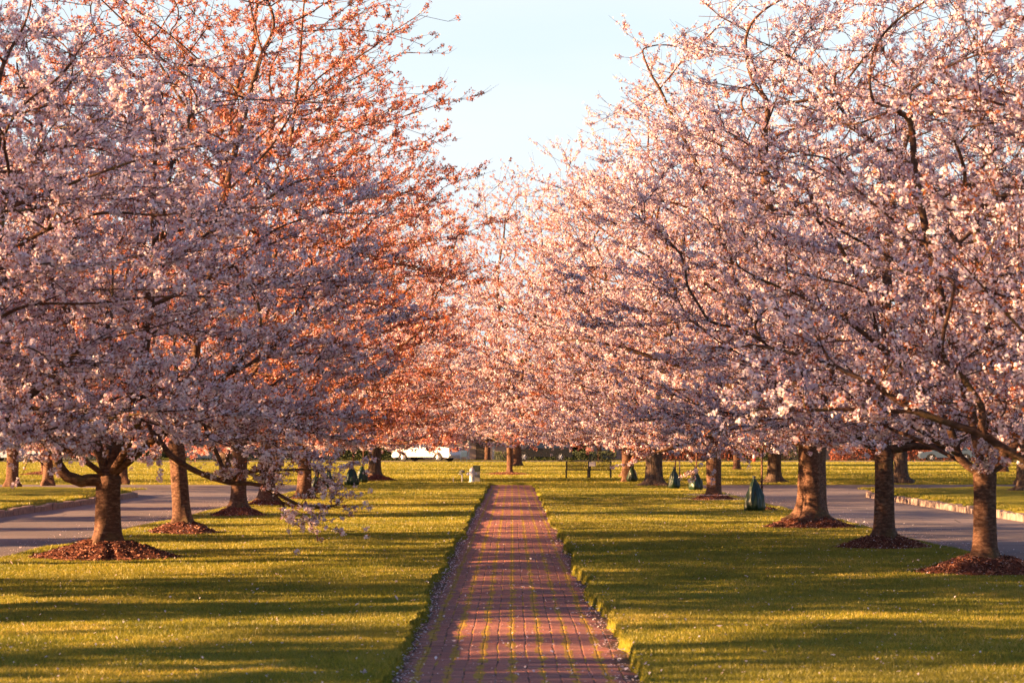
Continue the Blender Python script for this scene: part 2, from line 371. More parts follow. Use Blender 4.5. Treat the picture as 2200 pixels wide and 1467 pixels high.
TREES = {}
def gen_tree(key, seed, H=11, R=4.5, tr=.18, fork=1.3, nn=1500, chains=(), leafy=.25, flower=.030, per=5.0, dens=1.0, mats=None,
             bark=None, rose=False, zlow=1.45, lobes=0, lean=(0, 0), clear=None, twig_mul=1.0, nomain=False, bare=False, flare=1.0, upright=0.0):
    """One cherry tree: returns (trunk mesh, crown mesh). clear(p)->mask lets a tree keep one side free."""
    rng = np.random.default_rng(seed)
    F0 = np.array([lean[0], lean[1], fork])
    nodes = [F0]; par = [-1]; plen = [0.0]; main = []; minr = {}
    def add_chain(pts, root=0):
        p = root
        for q in pts:
            q = np.array(q, float); nodes.append(q); par.append(p); plen.append(plen[p] + np.linalg.norm(q - nodes[p])); p = len(nodes) - 1; main.append(p)
        return p
    nm = rng.integers(5, 7); a0 = rng.uniform(0, 6.28)
    if not nomain:
        for k in range(nm):
            a = a0 + k * 2.399 + rng.normal(0, .2); el = rng.uniform(.22, .85)
            if k == 0: el = 1.35
            if len(chains) and k > 3: continue
            ln = (H * .62 if k == 0 else R * rng.uniform(.62, .9) / max(math.cos(el), .45))
            d = np.array([math.cos(a) * math.cos(el), math.sin(a) * math.cos(el), math.sin(el)])
            e = F0 + d * ln; e[2] = min(e[2], H * .8)
            m1 = F0 + np.array([d[0], d[1], d[2] * rng.uniform(.5, 1.5)]) * ln * .3; m2 = F0 + d * ln * .7 + rng.normal(0, .25, 3)
            add_chain(bez(F0, m1, m2, e, 10)[1:])
    extra = []
    for ch in chains:
        r_ov = None
        if isinstance(ch[0], float): r_ov, ch = ch[0], ch[1:]
        ch = [np.array(c_, float) for c_ in ch]
        # densify
        pts = []
        for a_, b_ in zip(ch, ch[1:]):
            k = max(1, int(np.linalg.norm(b_ - a_) / .35))
            for j in range(1, k + 1): pts.append(a_ + (b_ - a_) * j / k + rng.normal(0, .02, 3))
        i0 = len(nodes); big = np.linalg.norm(ch[0] - F0) < 1.0
        if big: add_chain(pts)
        else:
            ds = [np.linalg.norm(ch[0] - q) for q in nodes]; add_chain(pts, int(np.argmin(ds)))
        for k_ in range(len(pts)): 
            minr[i0 + k_] = (r_ov or (tr * .36 if big else tr * .13)) * (1 - k_ / len(pts)) ** .8 + .006
            if k_ > len(pts) * .3: extra += [pts[k_] + rng.normal(0, 1, 3) * np.array([.30, .30, .17]) + np.array([0, 0, .08]) for _ in range(4)]
    # targets in the crown volume
    N = nn * 3
    t = rng.uniform(0, 1, N) ** 1.0; t[::7] *= .09; az = rng.uniform(0, 2 * math.pi, N)
    prof = np.where(t < .3, .86 + .14 * t / .3, np.sqrt(np.clip(1 - ((t - .3) / .7) ** 2, 0, 1)) ** (.9 + .5 * upright))
    lob = 1 + .16 * np.sin(az * 3 + seed + t * 4) + .10 * np.sin(az * 5 + seed * 2.3 - t * 6)
    rr = R * prof * lob
    keep = rng.uniform(0, 1, N) < prof ** 1.6
    fr = rng.uniform(0, 1, N) ** .40
    x = np.cos(az) * rr * fr; y = np.sin(az) * rr * fr; z = zlow + t * (H - zlow) + rng.normal(0, .1, N)
    # lower part hollow near the stem, underside a little higher inside
    keep &= ~((np.hypot(x, y) < .7) & (z < fork + .5))
    z += np.where(t < .12, (1 - fr) * .35, 0)
    if not bare and H > 4:
        wv = (vnoise(x * .45 + 30, y * .45 + 30, seed + 3) - .5) * 1.5 - .10 * np.hypot(x, y); lay = .82
        zq = np.round((z - wv) / lay) * lay + wv + rng.normal(0, .13, N); z = np.where((z > zlow + .5), np.maximum(zq, zlow), z)
    P = np.stack([x + lean[0], y + lean[1], z], 1)[keep]
    if clear is not None: P = P[clear(P)]
    P = P[:nn]
    if extra: P = np.concatenate([P, np.array(extra)])
    n0 = len(nodes); nodes = np.array(nodes); plen = np.array(plen); par = np.array(par)
    M = len(P); bf = .38
    ZS = np.array([1, 1, 1.0 if bare else 1.55]); D = np.linalg.norm((P[:, None, :] - nodes[None]) * ZS, axis=2) + bf * plen[None]
    best = D.min(1); bp = D.argmin(1); left = np.ones(M, bool)
    NP = np.concatenate([nodes, np.zeros((M, 3))]); NL = np.concatenate([plen, np.zeros(M)]); NPar = np.concatenate([par, np.zeros(M, int)])
    cnt = n0
    for _ in range(M):
        j = int(np.argmin(np.where(left, best, 1e9))); left[j] = False
        p = bp[j]; d_ = P[j] - NP[p]; NP[cnt] = P[j]; NL[cnt] = NL[p] + np.linalg.norm(d_); NPar[cnt] = p
        c_ = np.linalg.norm((P - P[j]) * ZS, axis=1) + bf * NL[cnt]; m = c_ < best; best[m] = c_[m]; bp[m] = cnt; cnt += 1
    T = len(NP)
    # leaf counts -> radius (pipe model). Children always come after parents.
    kids = [[] for _ in range(T)]
    for i in range(1, T): kids[NPar[i]].append(i)
    tips = np.zeros(T)
    for i in range(T - 1, -1, -1):
        if not kids[i]: tips[i] = 1
        if i: tips[NPar[i]] += tips[i]
    e = math.log(max(tips[0], 2)) / math.log(tr * .95 / .0055)
    rad = .0055 * tips ** (1 / e)
    for k_, v_ in minr.items(): rad[k_] = max(rad[k_], v_)
    # smooth the positions of thin inner nodes slightly towards parent/child mean
    for _ in range(2):
        Q = NP.copy()
        for i in range(n0, T):
            if kids[i]:
                k = max(kids[i], key=lambda q: tips[q]); Q[i] = NP[i] * .55 + (NP[NPar[i]] + NP[k]) * .225
        NP = Q
    # split into chains following the thickest child
    ch_out = []; stack = [(0, k) for k in kids[0]]
    while stack:
        p, s = stack.pop(); path = [p, s]; cur = s
        while kids[cur]:
            ks = sorted(kids[cur], key=lambda q: -tips[q]); path.append(ks[0])
            for o in ks[1:]: stack.append((cur, o))
            cur = ks[0]
        pts = NP[path]; r = rad[path].copy(); r[0] = min(r[0], r[1] * 1.15)
        r[0] = r[1] * 1.1
        if r[1] > .012 and len(path) > 2:
            # Catmull-Rom, two extra points a span
            pp = np.vstack([2 * pts[0] - pts[1], pts, 2 * pts[-1] - pts[-2]]); o_, ro = [], []
            for i in range(1, len(pp) - 2):
                for u in (0, 1 / 3, 2 / 3):
                    o_.append(.5 * (2 * pp[i] + (pp[i + 1] - pp[i - 1]) * u + (2 * pp[i - 1] - 5 * pp[i] + 4 * pp[i + 1] - pp[i + 2]) * u * u + (3 * pp[i] - pp[i - 1] - 3 * pp[i + 1] + pp[i + 2]) * u ** 3))
                    ro.append(r[i - 1] * (1 - u) + r[i] * u)
            o_.append(pts[-1]); ro.append(r[-1]); pts = np.array(o_); r = np.array(ro)
            j = rng.normal(0, 1, pts.shape) * (r * .10)[:, None]; j[0] = 0; pts = pts + j
        seg = 12 if r[1] > .06 else 8 if r[1] > .03 else 5 if r[1] > .012 else 3
        ch_out.append((pts, r, seg))
    bt = tubes(ch_out, 0)
    # trunk proper
    segs = 28; hs = np.concatenate([np.linspace(-.12, .35, 9), np.linspace(.42, fork + .02, 11)])
    th = np.arange(segs) * 2 * math.pi / segs; tv = []
    ph = rng.uniform(0, 6.28, 4)
    for i, h in enumerate(hs):
        u = np.clip(h / fork, 0, 1); fl = 1 + .28 * flare * math.exp(-max(h, 0) / .11) + .06 * (1 - u)
        rt = tr * fl * (1 + .05 * np.sin(th * 2 + ph[0] + h * 2) + .035 * np.sin(th * 5 + ph[1] - h * 3) + .42 * flare * math.exp(-max(h, 0) / .13) * np.maximum(0, np.sin(th * 4 + ph[2])))
        if lobes: rt = rt * (1 + .16 * np.cos(th * lobes + ph[3] + .3 * h) + .04 * np.sin(th * 9))
        if u > .8: rt = rt * (1 + (u - .8) * .3)
        c_ = np.array([lean[0] * u ** 1.3, lean[1] * u ** 1.3, h])
        tv.append(np.stack([c_[0] + rt * np.cos(th), c_[1] + rt * np.sin(th), np.full(segs, h)], 1))
    for rr_, dz in ((.85, .07), (.5, .13), (.1, .16)):
        tv.append(np.stack([lean[0] + tr * rr_ * np.cos(th), lean[1] + tr * rr_ * np.sin(th), np.full(segs, fork + dz)], 1))
    nr = len(tv); tv = np.concatenate(tv); i = np.arange(nr - 1)[:, None] * segs; k = np.arange(segs)[None]; k2 = (k + 1) % segs
    tf = np.stack([i + k, i + k2, i + segs + k2, i + segs + k], -1).reshape(-1, 4)
    trunk_me = np_mesh(key + '_trunk', [(tv, tf, 0), bt], [bark or M_BARK], smooth=True)
    # twigs
    idx = np.where((rad < .026) & (np.arange(T) > 0))[0]
    ntw = int(len(idx) * 2.5 * twig_mul); wz = 1.2 - .70 * np.clip((NP[idx, 2] / H - .5) / .45, 0, 1); src = rng.choice(idx, ntw, p=wz / wz.sum()); pd = NP[src] - NP[NPar[src]]; pd /= np.linalg.norm(pd, axis=1)[:, None] + 1e-9
    outd = NP[src] - F0; outd /= np.linalg.norm(outd, axis=1)[:, None] + 1e-9
    td = pd * .8 + outd * .55 + rng.normal(0, .42, (ntw, 3)) * np.array([1, 1, .75]) + np.array([0, 0, .12 + .3 * upright]); td[:, 2] *= (.62 if not bare else 1); td /= np.linalg.norm(td, axis=1)[:, None]
    ln = rng.uniform(.22, .62, ntw) * np.where(rng.uniform(0, 1, ntw) < .12, 1.6, 1.0)
    a = NP[src]; bend = rng.normal(0, .05, (ntw, 3)) - np.array([0, 0, .03])
    m_ = a + td * (ln * .5)[:, None] + bend * .5; b = a + td * ln[:, None] + np.array([0, 0, .04])
    tw = []
    ref = np.array([.3, .2, .93]); s1 = np.cross(td, ref); s1 /= np.linalg.norm(s1, axis=1)[:, None] + 1e-9; s2 = np.cross(td, s1)
    r0, r1, r2 = .0045, .0035, .0018
    ring = lambda c_, r: np.stack([c_ + (s1 * math.cos(q) + s2 * math.sin(q)) * r for q in (0, 2.094, 4.189)], 1)
    V = np.stack([ring(a, r0), ring(m_, r1), ring(b, r2)], 1).reshape(-1, 3)   # 9 per twig
    base = (np.arange(ntw) * 9)[:, None]; q = []
    for lv in (0, 3):
        for k in range(3): q.append([lv + k, lv + (k + 1) % 3, lv + 3 + (k + 1) % 3, lv + 3 + k])
    Fq = (base[:, None, :] + np.array(q)[None]).reshape(-1, 4)
    parts = [(V, Fq, 0)]; tint = [np.zeros(len(Fq))]
    if not bare:
        # cluster centres along twigs and along thin branches
        nc = int(ntw * 5.0 * dens); tw_i = rng.integers(0, ntw, nc); u = rng.uniform(.05, 1.02, nc)[:, None]
        # twigs bloom unevenly: some nearly bare, some loaded
        load = rng.uniform(0, 1, ntw) ** .6; keepc = rng.uniform(0, 1, nc) < .25 + .85 * load[tw_i]
        tw_i, u = tw_i[keepc], u[keepc]
        C = np.where(u < .5, a[tw_i] + (m_[tw_i] - a[tw_i]) * u * 2, m_[tw_i] + (b[tw_i] - m_[tw_i]) * (u * 2 - 1))
        seg_i = rng.choice(idx, int(len(idx) * 1.2 * dens)); uu = rng.uniform(0, 1, len(seg_i))[:, None]
        C2 = NP[seg_i] * uu + NP[NPar[seg_i]] * (1 - uu); C = np.concatenate([C, C2])
        # leafiness varies through the crown
        lw = vnoise(C[:, 0] * .7 + 50, C[:, 2] * .7 + C[:, 1] * .5 + 50, seed)
        lw2 = vnoise(C[:, 0] * 2.2 + 50, C[:, 2] * 2.2 + C[:, 1] * 1.7 + 50, seed + 9)
        pl = np.clip(leafy * (.35 + 1.3 * lw) + (lw2 - .5) * .35 * min(1, leafy * 3), 0, .95)
        K = len(C)
        # flowers
        nf = rng.poisson(per, K); nf = np.where(rng.uniform(0, 1, K) < pl, nf // 3, nf); fi = np.repeat(np.arange(K), nf); Nf = len(fi)
        od = rng.normal(0, 1, (Nf, 3)); od /= np.linalg.norm(od, axis=1)[:, None] + 1e-9; od[:, 2] -= .25
        fc = C[fi] + od * rng.uniform(.018, .050, Nf)[:, None] * (flower / .020) ** .6
        nrm = od + rng.normal(0, .35, (Nf, 3)); nrm /= np.linalg.norm(nrm, axis=1)[:, None] + 1e-9
        t1 = np.cross(nrm, rng.normal(0, 1, (Nf, 3))); t1 /= np.linalg.norm(t1, axis=1)[:, None] + 1e-9; t2 = np.cross(nrm, t1)
        fr_ = flower * rng.uniform(.7, 1.2, Nf)[:, None]
        pv = [fc + fr_ * (t1 * math.cos(q_) + t2 * math.sin(q_)) + nrm * fr_ * (.25 if k_ % 2 else .05) for k_, q_ in enumerate(np.arange(5) * 1.2566)]
        V = np.stack(pv, 1).reshape(-1, 3); Ff = np.arange(Nf * 5).reshape(-1, 5)
        ct = rng.uniform(0, 1, K); parts.append((V, Ff, 1)); tint.append(np.clip(ct[fi] * .5 + rng.uniform(0, 1, Nf) * .6 - .05, 0, 1))
        # leaves
        nl = np.where(rng.uniform(0, 1, K) < pl, rng.integers(4, 10, K), (rng.uniform(0, 1, K) < .45).astype(int)); li = np.repeat(np.arange(K), nl); Nl = len(li)
        od = rng.normal(0, 1, (Nl, 3)); od /= np.linalg.norm(od, axis=1)[:, None] + 1e-9; lc = C[li] + od * .012
        sd = np.cross(od, rng.normal(0, 1, (Nl, 3))); sd /= np.linalg.norm(sd, axis=1)[:, None] + 1e-9
        ll = rng.uniform(.035, .07, Nl)[:, None] * (flower / .024) ** .6; wd = ll * .24
        V = np.stack([lc, lc + od * ll * .45 + sd * wd, lc + od * ll, lc + od * ll * .45 - sd * wd], 1).reshape(-1, 3)
        parts.append((V, np.arange(Nl * 4).reshape(-1, 4), 2)); lt = rng.uniform(0, 1, K); tint.append(np.clip(lt[li] * .7 + rng.uniform(0, .3, Nl), 0, 1))
    crown_me = np_mesh(key + '_crown', parts, [M_TWIG, M_ROSE if rose else M_PETAL, M_LEAF], tint=np.concatenate(tint))
    TREES[key] = (trunk_me, crown_me)
    return TREES[key]

def place_tree(key, x, y, z, rz, label, group, s=1.0, name='cherry_tree', cat='cherry tree', sz=None):
    t = thing(name, label, cat, (x, y, z), rz, group)
    t.scale = (s, s, sz or s)
    tm, cm = TREES[key]
    link('trunk', tm, t); link('crown', cm, t)
    return t

# mulch ring
def mulch(x, y, r, h, label, seed, sq=1.0, group='mulch rings round the trees'):
    rng = np.random.default_rng(seed); nr, ns = 14, 56
    th = np.arange(ns) * 2 * math.pi / ns; V = []
    edge = r * (1 + .10 * np.sin(th * 2 + seed) + .06 * np.sin(th * 5 + seed * 2) + rng.normal(0, .045, ns))
    for i in range(nr + 1):
        f = i / nr; rr = edge * f; zz = h * (math.cos(f * math.pi) * .5 + .5) ** .85 * 1.0
        xx, yy = rr * np.cos(th), rr * np.sin(th) * sq
        V.append(np.stack([xx, yy, zz - .035 * f ** 4 + fbm(xx * 6 + 40, yy * 6 + 40, seed, 3) * .07 * (1 - f ** 6)], 1))
    V = np.concatenate(V); i = np.arange(nr)[:, None] * ns; k = np.arange(ns)[None]; k2 = (k + 1) % ns
    Fq = np.stack([i + k, i + ns + k, i + ns + k2, i + k2], -1).reshape(-1, 4)
    # loose chips
    N = int(5200 * r * r); rr = np.sqrt(rng.uniform(0, 1.12, N)); a = rng.uniform(0, 6.283, N)
    f = np.clip(rr, 0, 1); ed = np.interp(a, np.append(th, 6.2832), np.append(edge, edge[0]))
    cx, cy = ed * rr * np.cos(a), ed * rr * np.sin(a) * sq
    cz = h * (np.cos(f * math.pi) * .5 + .5) ** .85 - .035 * f ** 4 + fbm(cx * 6 + 40, cy * 6 + 40, seed, 3) * .07 * (1 - f ** 6) + .006
    C = np.stack([cx, cy, cz], 1); d = rng.normal(0, 1, (N, 3)); d[:, 2] *= .5; d /= np.linalg.norm(d, axis=1)[:, None]
    s_ = np.cross(d, rng.normal(0, 1, (N, 3))); s_ /= np.linalg.norm(s_, axis=1)[:, None]
    l_ = rng.uniform(.006, .024, N)[:, None]; w_ = l_ * rng.uniform(.25, .5, N)[:, None]
    CV = np.stack([C - d * l_ - s_ * w_, C + d * l_ - s_ * w_, C + d * l_ + s_ * w_, C - d * l_ + s_ * w_], 1).reshape(-1, 3)
    tint = np.concatenate([np.zeros(len(Fq)), rng.uniform(0, 1, N)])
    me = np_mesh('mulch_bed', [(V, Fq, 0), (CV, np.arange(N * 4).reshape(-1, 4), 1)], [M_MULCH, M_CHIP], tint=tint)
    o = link('mulch_bed', me); o.location = (x, y, .045); tag(o, label, 'mulch bed', group)
    return o


# ------------------------------------------------------------------ ground, roads, lawns
def grid_mesh(name, xs, ys, zf, mat, smooth=True):
    X, Y = np.meshgrid(xs, ys); Z = zf(X, Y); V = np.stack([X, Y, Z], -1).reshape(-1, 3); nx = len(xs); ny = len(ys)
    i = np.arange(ny - 1)[:, None] * nx; k = np.arange(nx - 1)[None]
    Fq = np.stack([i + k, i + k + 1, i + nx + k + 1, i + nx + k], -1).reshape(-1, 4)
    o = link(name, np_mesh(name, [(V, Fq, 0)], [mat], smooth=smooth)); o['kind'] = 'structure'; return o
PW = .82
def path_edge(y, side):
    e = PW - .04 * (side == 1) + fbm(y * .55 + 10 * side + 30, y * 0 + 3, 5 + side, 4) * .26 + fbm(y * 3 + 30, y * 0 + 9, 11 + side, 3) * .10
    return e
def sstep(t): t = np.clip(t, 0, 1); return t * t * (3 - 2 * t)
RL0, RL1, RR0, RR1 = -7.15, -11.0, 6.72, 10.4      # road edges left and right
BR0, BR1 = 74.0, 91.0                              # the branch roads at the end of the avenue
def lawn_h(x, y):
    base = .055 + fbm(x * .45 + 20, y * .45 + 20, 3, 4) * .07 + fbm(x * 3 + 20, y * 2 + 20, 8, 3) * .018
    ax = np.abs(x); e = np.where(x < 0, path_edge(y, 0), path_edge(y, 1))
    yy = np.clip((93 - y) / 1.0, 0, 1)
    cut = sstep((ax - e) / .07); cut = np.where(y > 92.3, 1, cut)
    re = np.where(x < 0, -RL0, RR0) + fbm(y * .6 + 5, y * 0 + 1, 31, 3) * .25
    down = sstep((re - ax) / .35)
    return np.where(cut < .999, -.13 + (base + .13 + .014) * cut, base) * np.where(ax > 3, down, 1) + np.where(ax > 3, (1 - down) * -.03, 0)
xs = np.unique(np.round(np.concatenate([np.linspace(-7.4, -1.15, 110), np.linspace(-1.15, -.6, 46), np.linspace(-.6, .6, 8), np.linspace(.6, 1.15, 46), np.linspace(1.15, 7.0, 105)]), 4))
ys = np.unique(np.concatenate([np.arange(7, 45, .12), np.arange(45, 92, .25), np.linspace(92, 93, 8)]))
grid_mesh('lawn', xs, ys, lawn_h, M_LAWN)
grid_mesh('path', np.linspace(-1.05, 1.05, 40), np.arange(3, 92.6, .15),
          lambda x, y: -.045 + .030 * (1 - (x / 1.0) ** 2) + fbm(x * .5 + 9, y * .6 + 9, 77, 3) * .09 + fbm(x * 4 + 9, y * 5 + 9, 78, 2) * .008, M_PATH)
gx = np.unique(np.concatenate([np.linspace(-900, -120, 12), np.linspace(-120, 120, 81), np.linspace(120, 900, 12)]))
gy = np.unique(np.concatenate([np.linspace(-60, 91, 20), np.linspace(91.5, 93, 4), np.linspace(94, 200, 54), np.linspace(200, 1500, 16)]))
grid_mesh('ground', gx, gy, lambda x, y: np.where(y > 92.5, fbm(x * .08 + 50, y * .08 + 50, 4, 3) * .12 * np.clip((y - 93) / 8, 0, 1) * np.clip((193 - y) / 8, 0, 1), 0) - .26 + .27 * np.clip((y - 91.5) / 1.0, 0, 1), M_FAR)
def road(name, poly, z, mat=M_ASPH):
    bm = bmesh.new(); bm.faces.new([bm.verts.new((x, y, z)) for x, y in poly]); me = bpy.data.meshes.new(name); bm.to_mesh(me); bm.free()
    me.materials.append(mat); o = link(name, me); o['kind'] = 'structure'; return o
road('road', [(-11.6, -20), (-6.6, -20), (-6.6, 84), (-7.4, BR1), (-80, BR1 + 4), (-80, BR0 + 2), (-11.6, BR0 + .5)], .002)
road('road', [(6.2, -20), (11.0, -20), (11.0, BR0 + .5), (80, BR0 + 2), (80, BR1 + 4), (7.2, BR1), (6.2, 84)], .002)
grid_mesh('street', np.linspace(-160, 160, 3), np.array([197.0, 205.0]), lambda x, y: x * 0 + .035, M_ASPH)
# side lawns beyond the roads, raised behind a kerb of upright stone blocks
def side_lawn(sign, edge):
    # outline of the corner
    pts = []
    for y in np.linspace(-10, 70, 60): pts.append((edge, y))
    for a in np.linspace(0, 90, 14):
        pts.append((edge + sign * (6 - 6 * math.cos(R_(a))), 70 + 6.5 * math.sin(R_(a)) + (sign > 0) * 0))
    for x in np.linspace(edge + sign * 7, sign * 80, 30): pts.append((x, 76.5 + abs(x - edge) * .03))
    pts = np.array(pts)
    n_ = len(pts); V = []; nin = 26
    for i in range(nin):
        f = (i / (nin - 1)) ** 2
        q = pts.copy(); tgt = np.stack([np.full(n_, sign * 80.0), np.minimum(pts[:, 1], 60)], 1)
        tgt[:, 0] = np.where(pts[:, 1] > 70, pts[:, 0] * .0 + sign * 80, sign * 80)
        q = pts * (1 - f) + tgt * f
        zz = .14 + .08 * min(1, i / 4) + fbm(q[:, 0] * .4 + 90, q[:, 1] * .4 + 90, 6, 3) * .12
        V.append(np.stack([q[:, 0], q[:, 1], zz if i else np.full(n_, .12)], 1))
    V = np.concatenate(V); i = np.arange(nin - 1)[:, None] * n_; k = np.arange(n_ - 1)[None]
    Fq = np.stack([i + k, i + k + 1, i + n_ + k + 1, i + n_ + k], -1).reshape(-1, 4)
    if sign > 0: Fq = Fq[:, ::-1]
    o = link('side_lawn', np_mesh('side_lawn', [(V, Fq, 0)], [M_LAWN], smooth=True)); o['kind'] = 'structure'
    mb = MB(); rng = np.random.default_rng(5 + sign)
    d = np.concatenate([[0], np.cumsum(np.linalg.norm(np.diff(pts, axis=0), axis=1))]); s = d[-1] * 0 + 20; end = d[-1] * .0 + 110
    while s < end:
        L_ = rng.uniform(.22, .42) if sign > 0 else rng.uniform(.5, 1.1)
        x0, y0 = np.interp(s, d, pts[:, 0]), np.interp(s, d, pts[:, 1]); x1, y1 = np.interp(s + L_ - .03, d, pts[:, 0]), np.interp(s + L_ - .03, d, pts[:, 1])
        t = Vector((x1 - x0, y1 - y0, 0)).normalized(); nrm = Vector((t.y, -t.x, 0)) * 1.0
        if nrm.x * sign > 0 or (abs(nrm.x) < .3 and nrm.y < 0): nrm = -nrm
        h = .14 + rng.uniform(-.02, .03); off = rng.uniform(-.015, .015)
        a = Vector((x0, y0, 0)) + nrm * (.10 + off); b = Vector((x1, y1, 0)) + nrm * (.10 + off); c = Vector((x1, y1, 0)) - nrm * .06; e = Vector((x0, y0, 0)) - nrm * .06
        lo = [mb.bm.verts.new((p.x, p.y, -.02)) for p in (a, b, c, e)]; hi = [mb.bm.verts.new((p.x, p.y, h + rng.uniform(-.008, .008))) for p in (a, b, c, e)]
        fs = [mb.bm.faces.new(hi)] + [mb.bm.faces.new((lo[q], lo[(q + 1) % 4], hi[(q + 1) % 4], hi[q])) for q in range(4)]
        s += L_
    bmesh.ops.bevel(mb.bm, geom=[e_ for e_ in mb.bm.edges if len(e_.link_faces) == 2], offset=.015, segments=1, affect='EDGES')
    o = mb.build('kerb', M_STONE); o['kind'] = 'structure'
side_lawn(-1, RL1); side_lawn(1, RR1)

# ------------------------------------------------------------------ mulch rings
MUL = [(-5.45, 32.7, 1.12, .25), (-5.70, 41.9, .76, .20), (-5.80, 51.4, .80, .20), (-6.06, 60.0, .70, .18), (-5.70, 66.5, .50, .15),
       (5.60, 28.7, 1.0, .22), (5.50, 35.8, .80, .20), (5.50, 44.4, .98, .22), (5.43, 65.2, .82, .18), (5.07, 86.3, .75, .12)]
ML = ['wide reddish mulch mound under the lit cherry trunk nearest on the left',
      'mulch mound under the dark slim trunk, second from the left along the lawn',
      'low mulch mound under the half-lit trunk, third from the left along the lawn',
      'small mulch mound behind the third left trunk, partly hidden by low blossom',
      'small mulch patch at the last slim left trunk before the green bags',
      'dark mulch mound under the forked pale trunk at the right edge',
      'dark mulch mound under the straight shaded trunk, second from the right edge',
      'broad rooty mulch mound under the thick fluted trunk on the right',
      'petal-strewn pink mulch mound under the sunlit trunk right of two green bags',
      'flat mulch patch under the stout trunk just right of the bench']
for i, (x, y, r, h) in enumerate(MUL): mulch(x, y, r, h, ML[i], 40 + i)
mulch(-23, 119, 1.3, .12, 'flat mulch patch round a small lit trunk far across the left road', 60)
mulch(-.25, 118, 1.5, .10, 'thin mulch ring under the lone tree beyond the end of the path', 61)
mulch(-5.6, 100, 1.0, .22, 'mulch mound beside the stout far trunk left of the hydrant', 62)
mulch(5.65, 55.2, .55, .10, 'small dark mulch patch behind the largest green bag', 63)

# ------------------------------------------------------------------ grass blades, fallen petals
def in_mulch(x, y, k=.93):
    m = np.zeros(len(x), bool)
    for a, b, r, h in MUL: m |= (x - a) ** 2 + (y - b) ** 2 < (r * k) ** 2
    return m
def blades(name, N, seed, region, hr, wk):
    rng = np.random.default_rng(seed); x, y, z = region(rng, N); N = len(x)
    ang = rng.uniform(0, 6.283, N); h = rng.uniform(hr[0], hr[1], N) * (.5 + .55 * vnoise(x * 2.5 + 90, y * 2.5 + 90, 4) + .5 * vnoise(x * 9 + 90, y * 7 + 90, 14)) * (y / 25) ** .15
    wd = wk * (y / 18) ** .75 * rng.uniform(.6, 1.2, N)
    lx, ly = rng.normal(0, .45, N) * h, rng.normal(0, .45, N) * h
    c = np.stack([x, y, z - .006], 1); s_ = np.stack([np.cos(ang) * wd, np.sin(ang) * wd, ang * 0], 1)
    V = np.stack([c - s_, c + s_, c + np.stack([lx, ly, h], 1)], 1).reshape(-1, 3)
    tint = np.clip(rng.normal(.45, .24, N) + (vnoise(x * .8 + 9, y * .8 + 9, 2) - .5) * .5 + (vnoise(x * 3.1 + 9, y * 2.1 + 9, 12) - .5) * .45, 0, 1)
    me = np_mesh(name, [(V, np.arange(N * 3).reshape(-1, 3), 0)], [M_BLADE], tint=tint)
    o = link(name, me); o['kind'] = 'stuff'; o['label'] = 'short spring grass with straw tips'; o['category'] = 'grass'; return o
def reg_main(rng, N):
    u = rng.uniform(0, 1, N); p = -.35; y = (14.5 ** p + u * (92 ** p - 14.5 ** p)) ** (1 / p)
    hw = np.minimum(7.4, y * .215 + .3); x = rng.uniform(-1, 1, N) * hw
    e = np.where(x < 0, path_edge(y, 0), path_edge(y, 1))
    k = (np.abs(x) > e + .01) & (x > RL0 + .05) & (x < RR0 - .05) & ~in_mulch(x, y); x, y = x[k], y[k]
    # extra shaggy rim along the path
    y2 = rng.uniform(14.5, 70, N // 14); sd = rng.uniform(0, 1, len(y2)) < .5; e2 = np.where(sd, path_edge(y2, 0), path_edge(y2, 1))
    x2 = (e2 + rng.exponential(.035, len(y2)) + .0) * np.where(sd, -1, 1)
    x = np.concatenate([x, x2]); y = np.concatenate([y, y2]); return x, y, lawn_h(x, y)
blades('grass', 1050000, 1, reg_main, (.016, .036), .0030)

def reg_far(rng, N):
    u = rng.uniform(0, 1, N); p = -.5; y = (92.5 ** p + u * (197 ** p - 92.5 ** p)) ** (1 / p); x = rng.uniform(-1, 1, N) * (y * .218 + .5)
    z = fbm(x * .08 + 50, y * .08 + 50, 4, 3) * .12 * np.clip((y - 93) / 8, 0, 1) * np.clip((193 - y) / 8, 0, 1) + .01
    return x, y, z
blades('grass', 420000, 2, reg_far, (.035, .06), .0040)
def reg_side(rng, N):
    y = rng.uniform(44, 74, N); sd = rng.uniform(0, 1, N) < .5; x = np.where(sd, RL1 - .15 - rng.exponential(3, N), RR1 + .15 + rng.exponential(3, N))
    k = (np.abs(x) < y * .218 + .5) & (np.abs(x) < 19); x, y = x[k], y[k]
    return x, y, .17 + fbm(x * .4 + 90, y * .4 + 90, 6, 3) * .12
blades('grass', 160000, 3, reg_side, (.03, .06), .0035)
rng = np.random.default_rng(77); N = 5200
y = 14 + 60 * rng.uniform(0, 1, N) ** 1.6; x = rng.uniform(-6.6, 6.3, N)
N2 = 3000; y2 = 14 + 50 * rng.uniform(0, 1, N2) ** 1.4; x2 = np.where(rng.uniform(0, 1, N2) < .6, -.80 + rng.normal(0, .06, N2), .80 + rng.normal(0, .08, N2))
N3 = 700; y3 = 14 + 50 * rng.uniform(0, 1, N3) ** 1.4; x3 = rng.uniform(-.8, .8, N3)
N4 = 1500; y4 = rng.normal(65, .6, N4); x4 = rng.normal(5.4, .45, N4)
N5 = 2600; y5 = 28 + 50 * rng.uniform(0, 1, N5); x5 = np.where(rng.uniform(0, 1, N5) < .5, RL0 - rng.exponential(.35, N5), RR0 + rng.exponential(.35, N5))
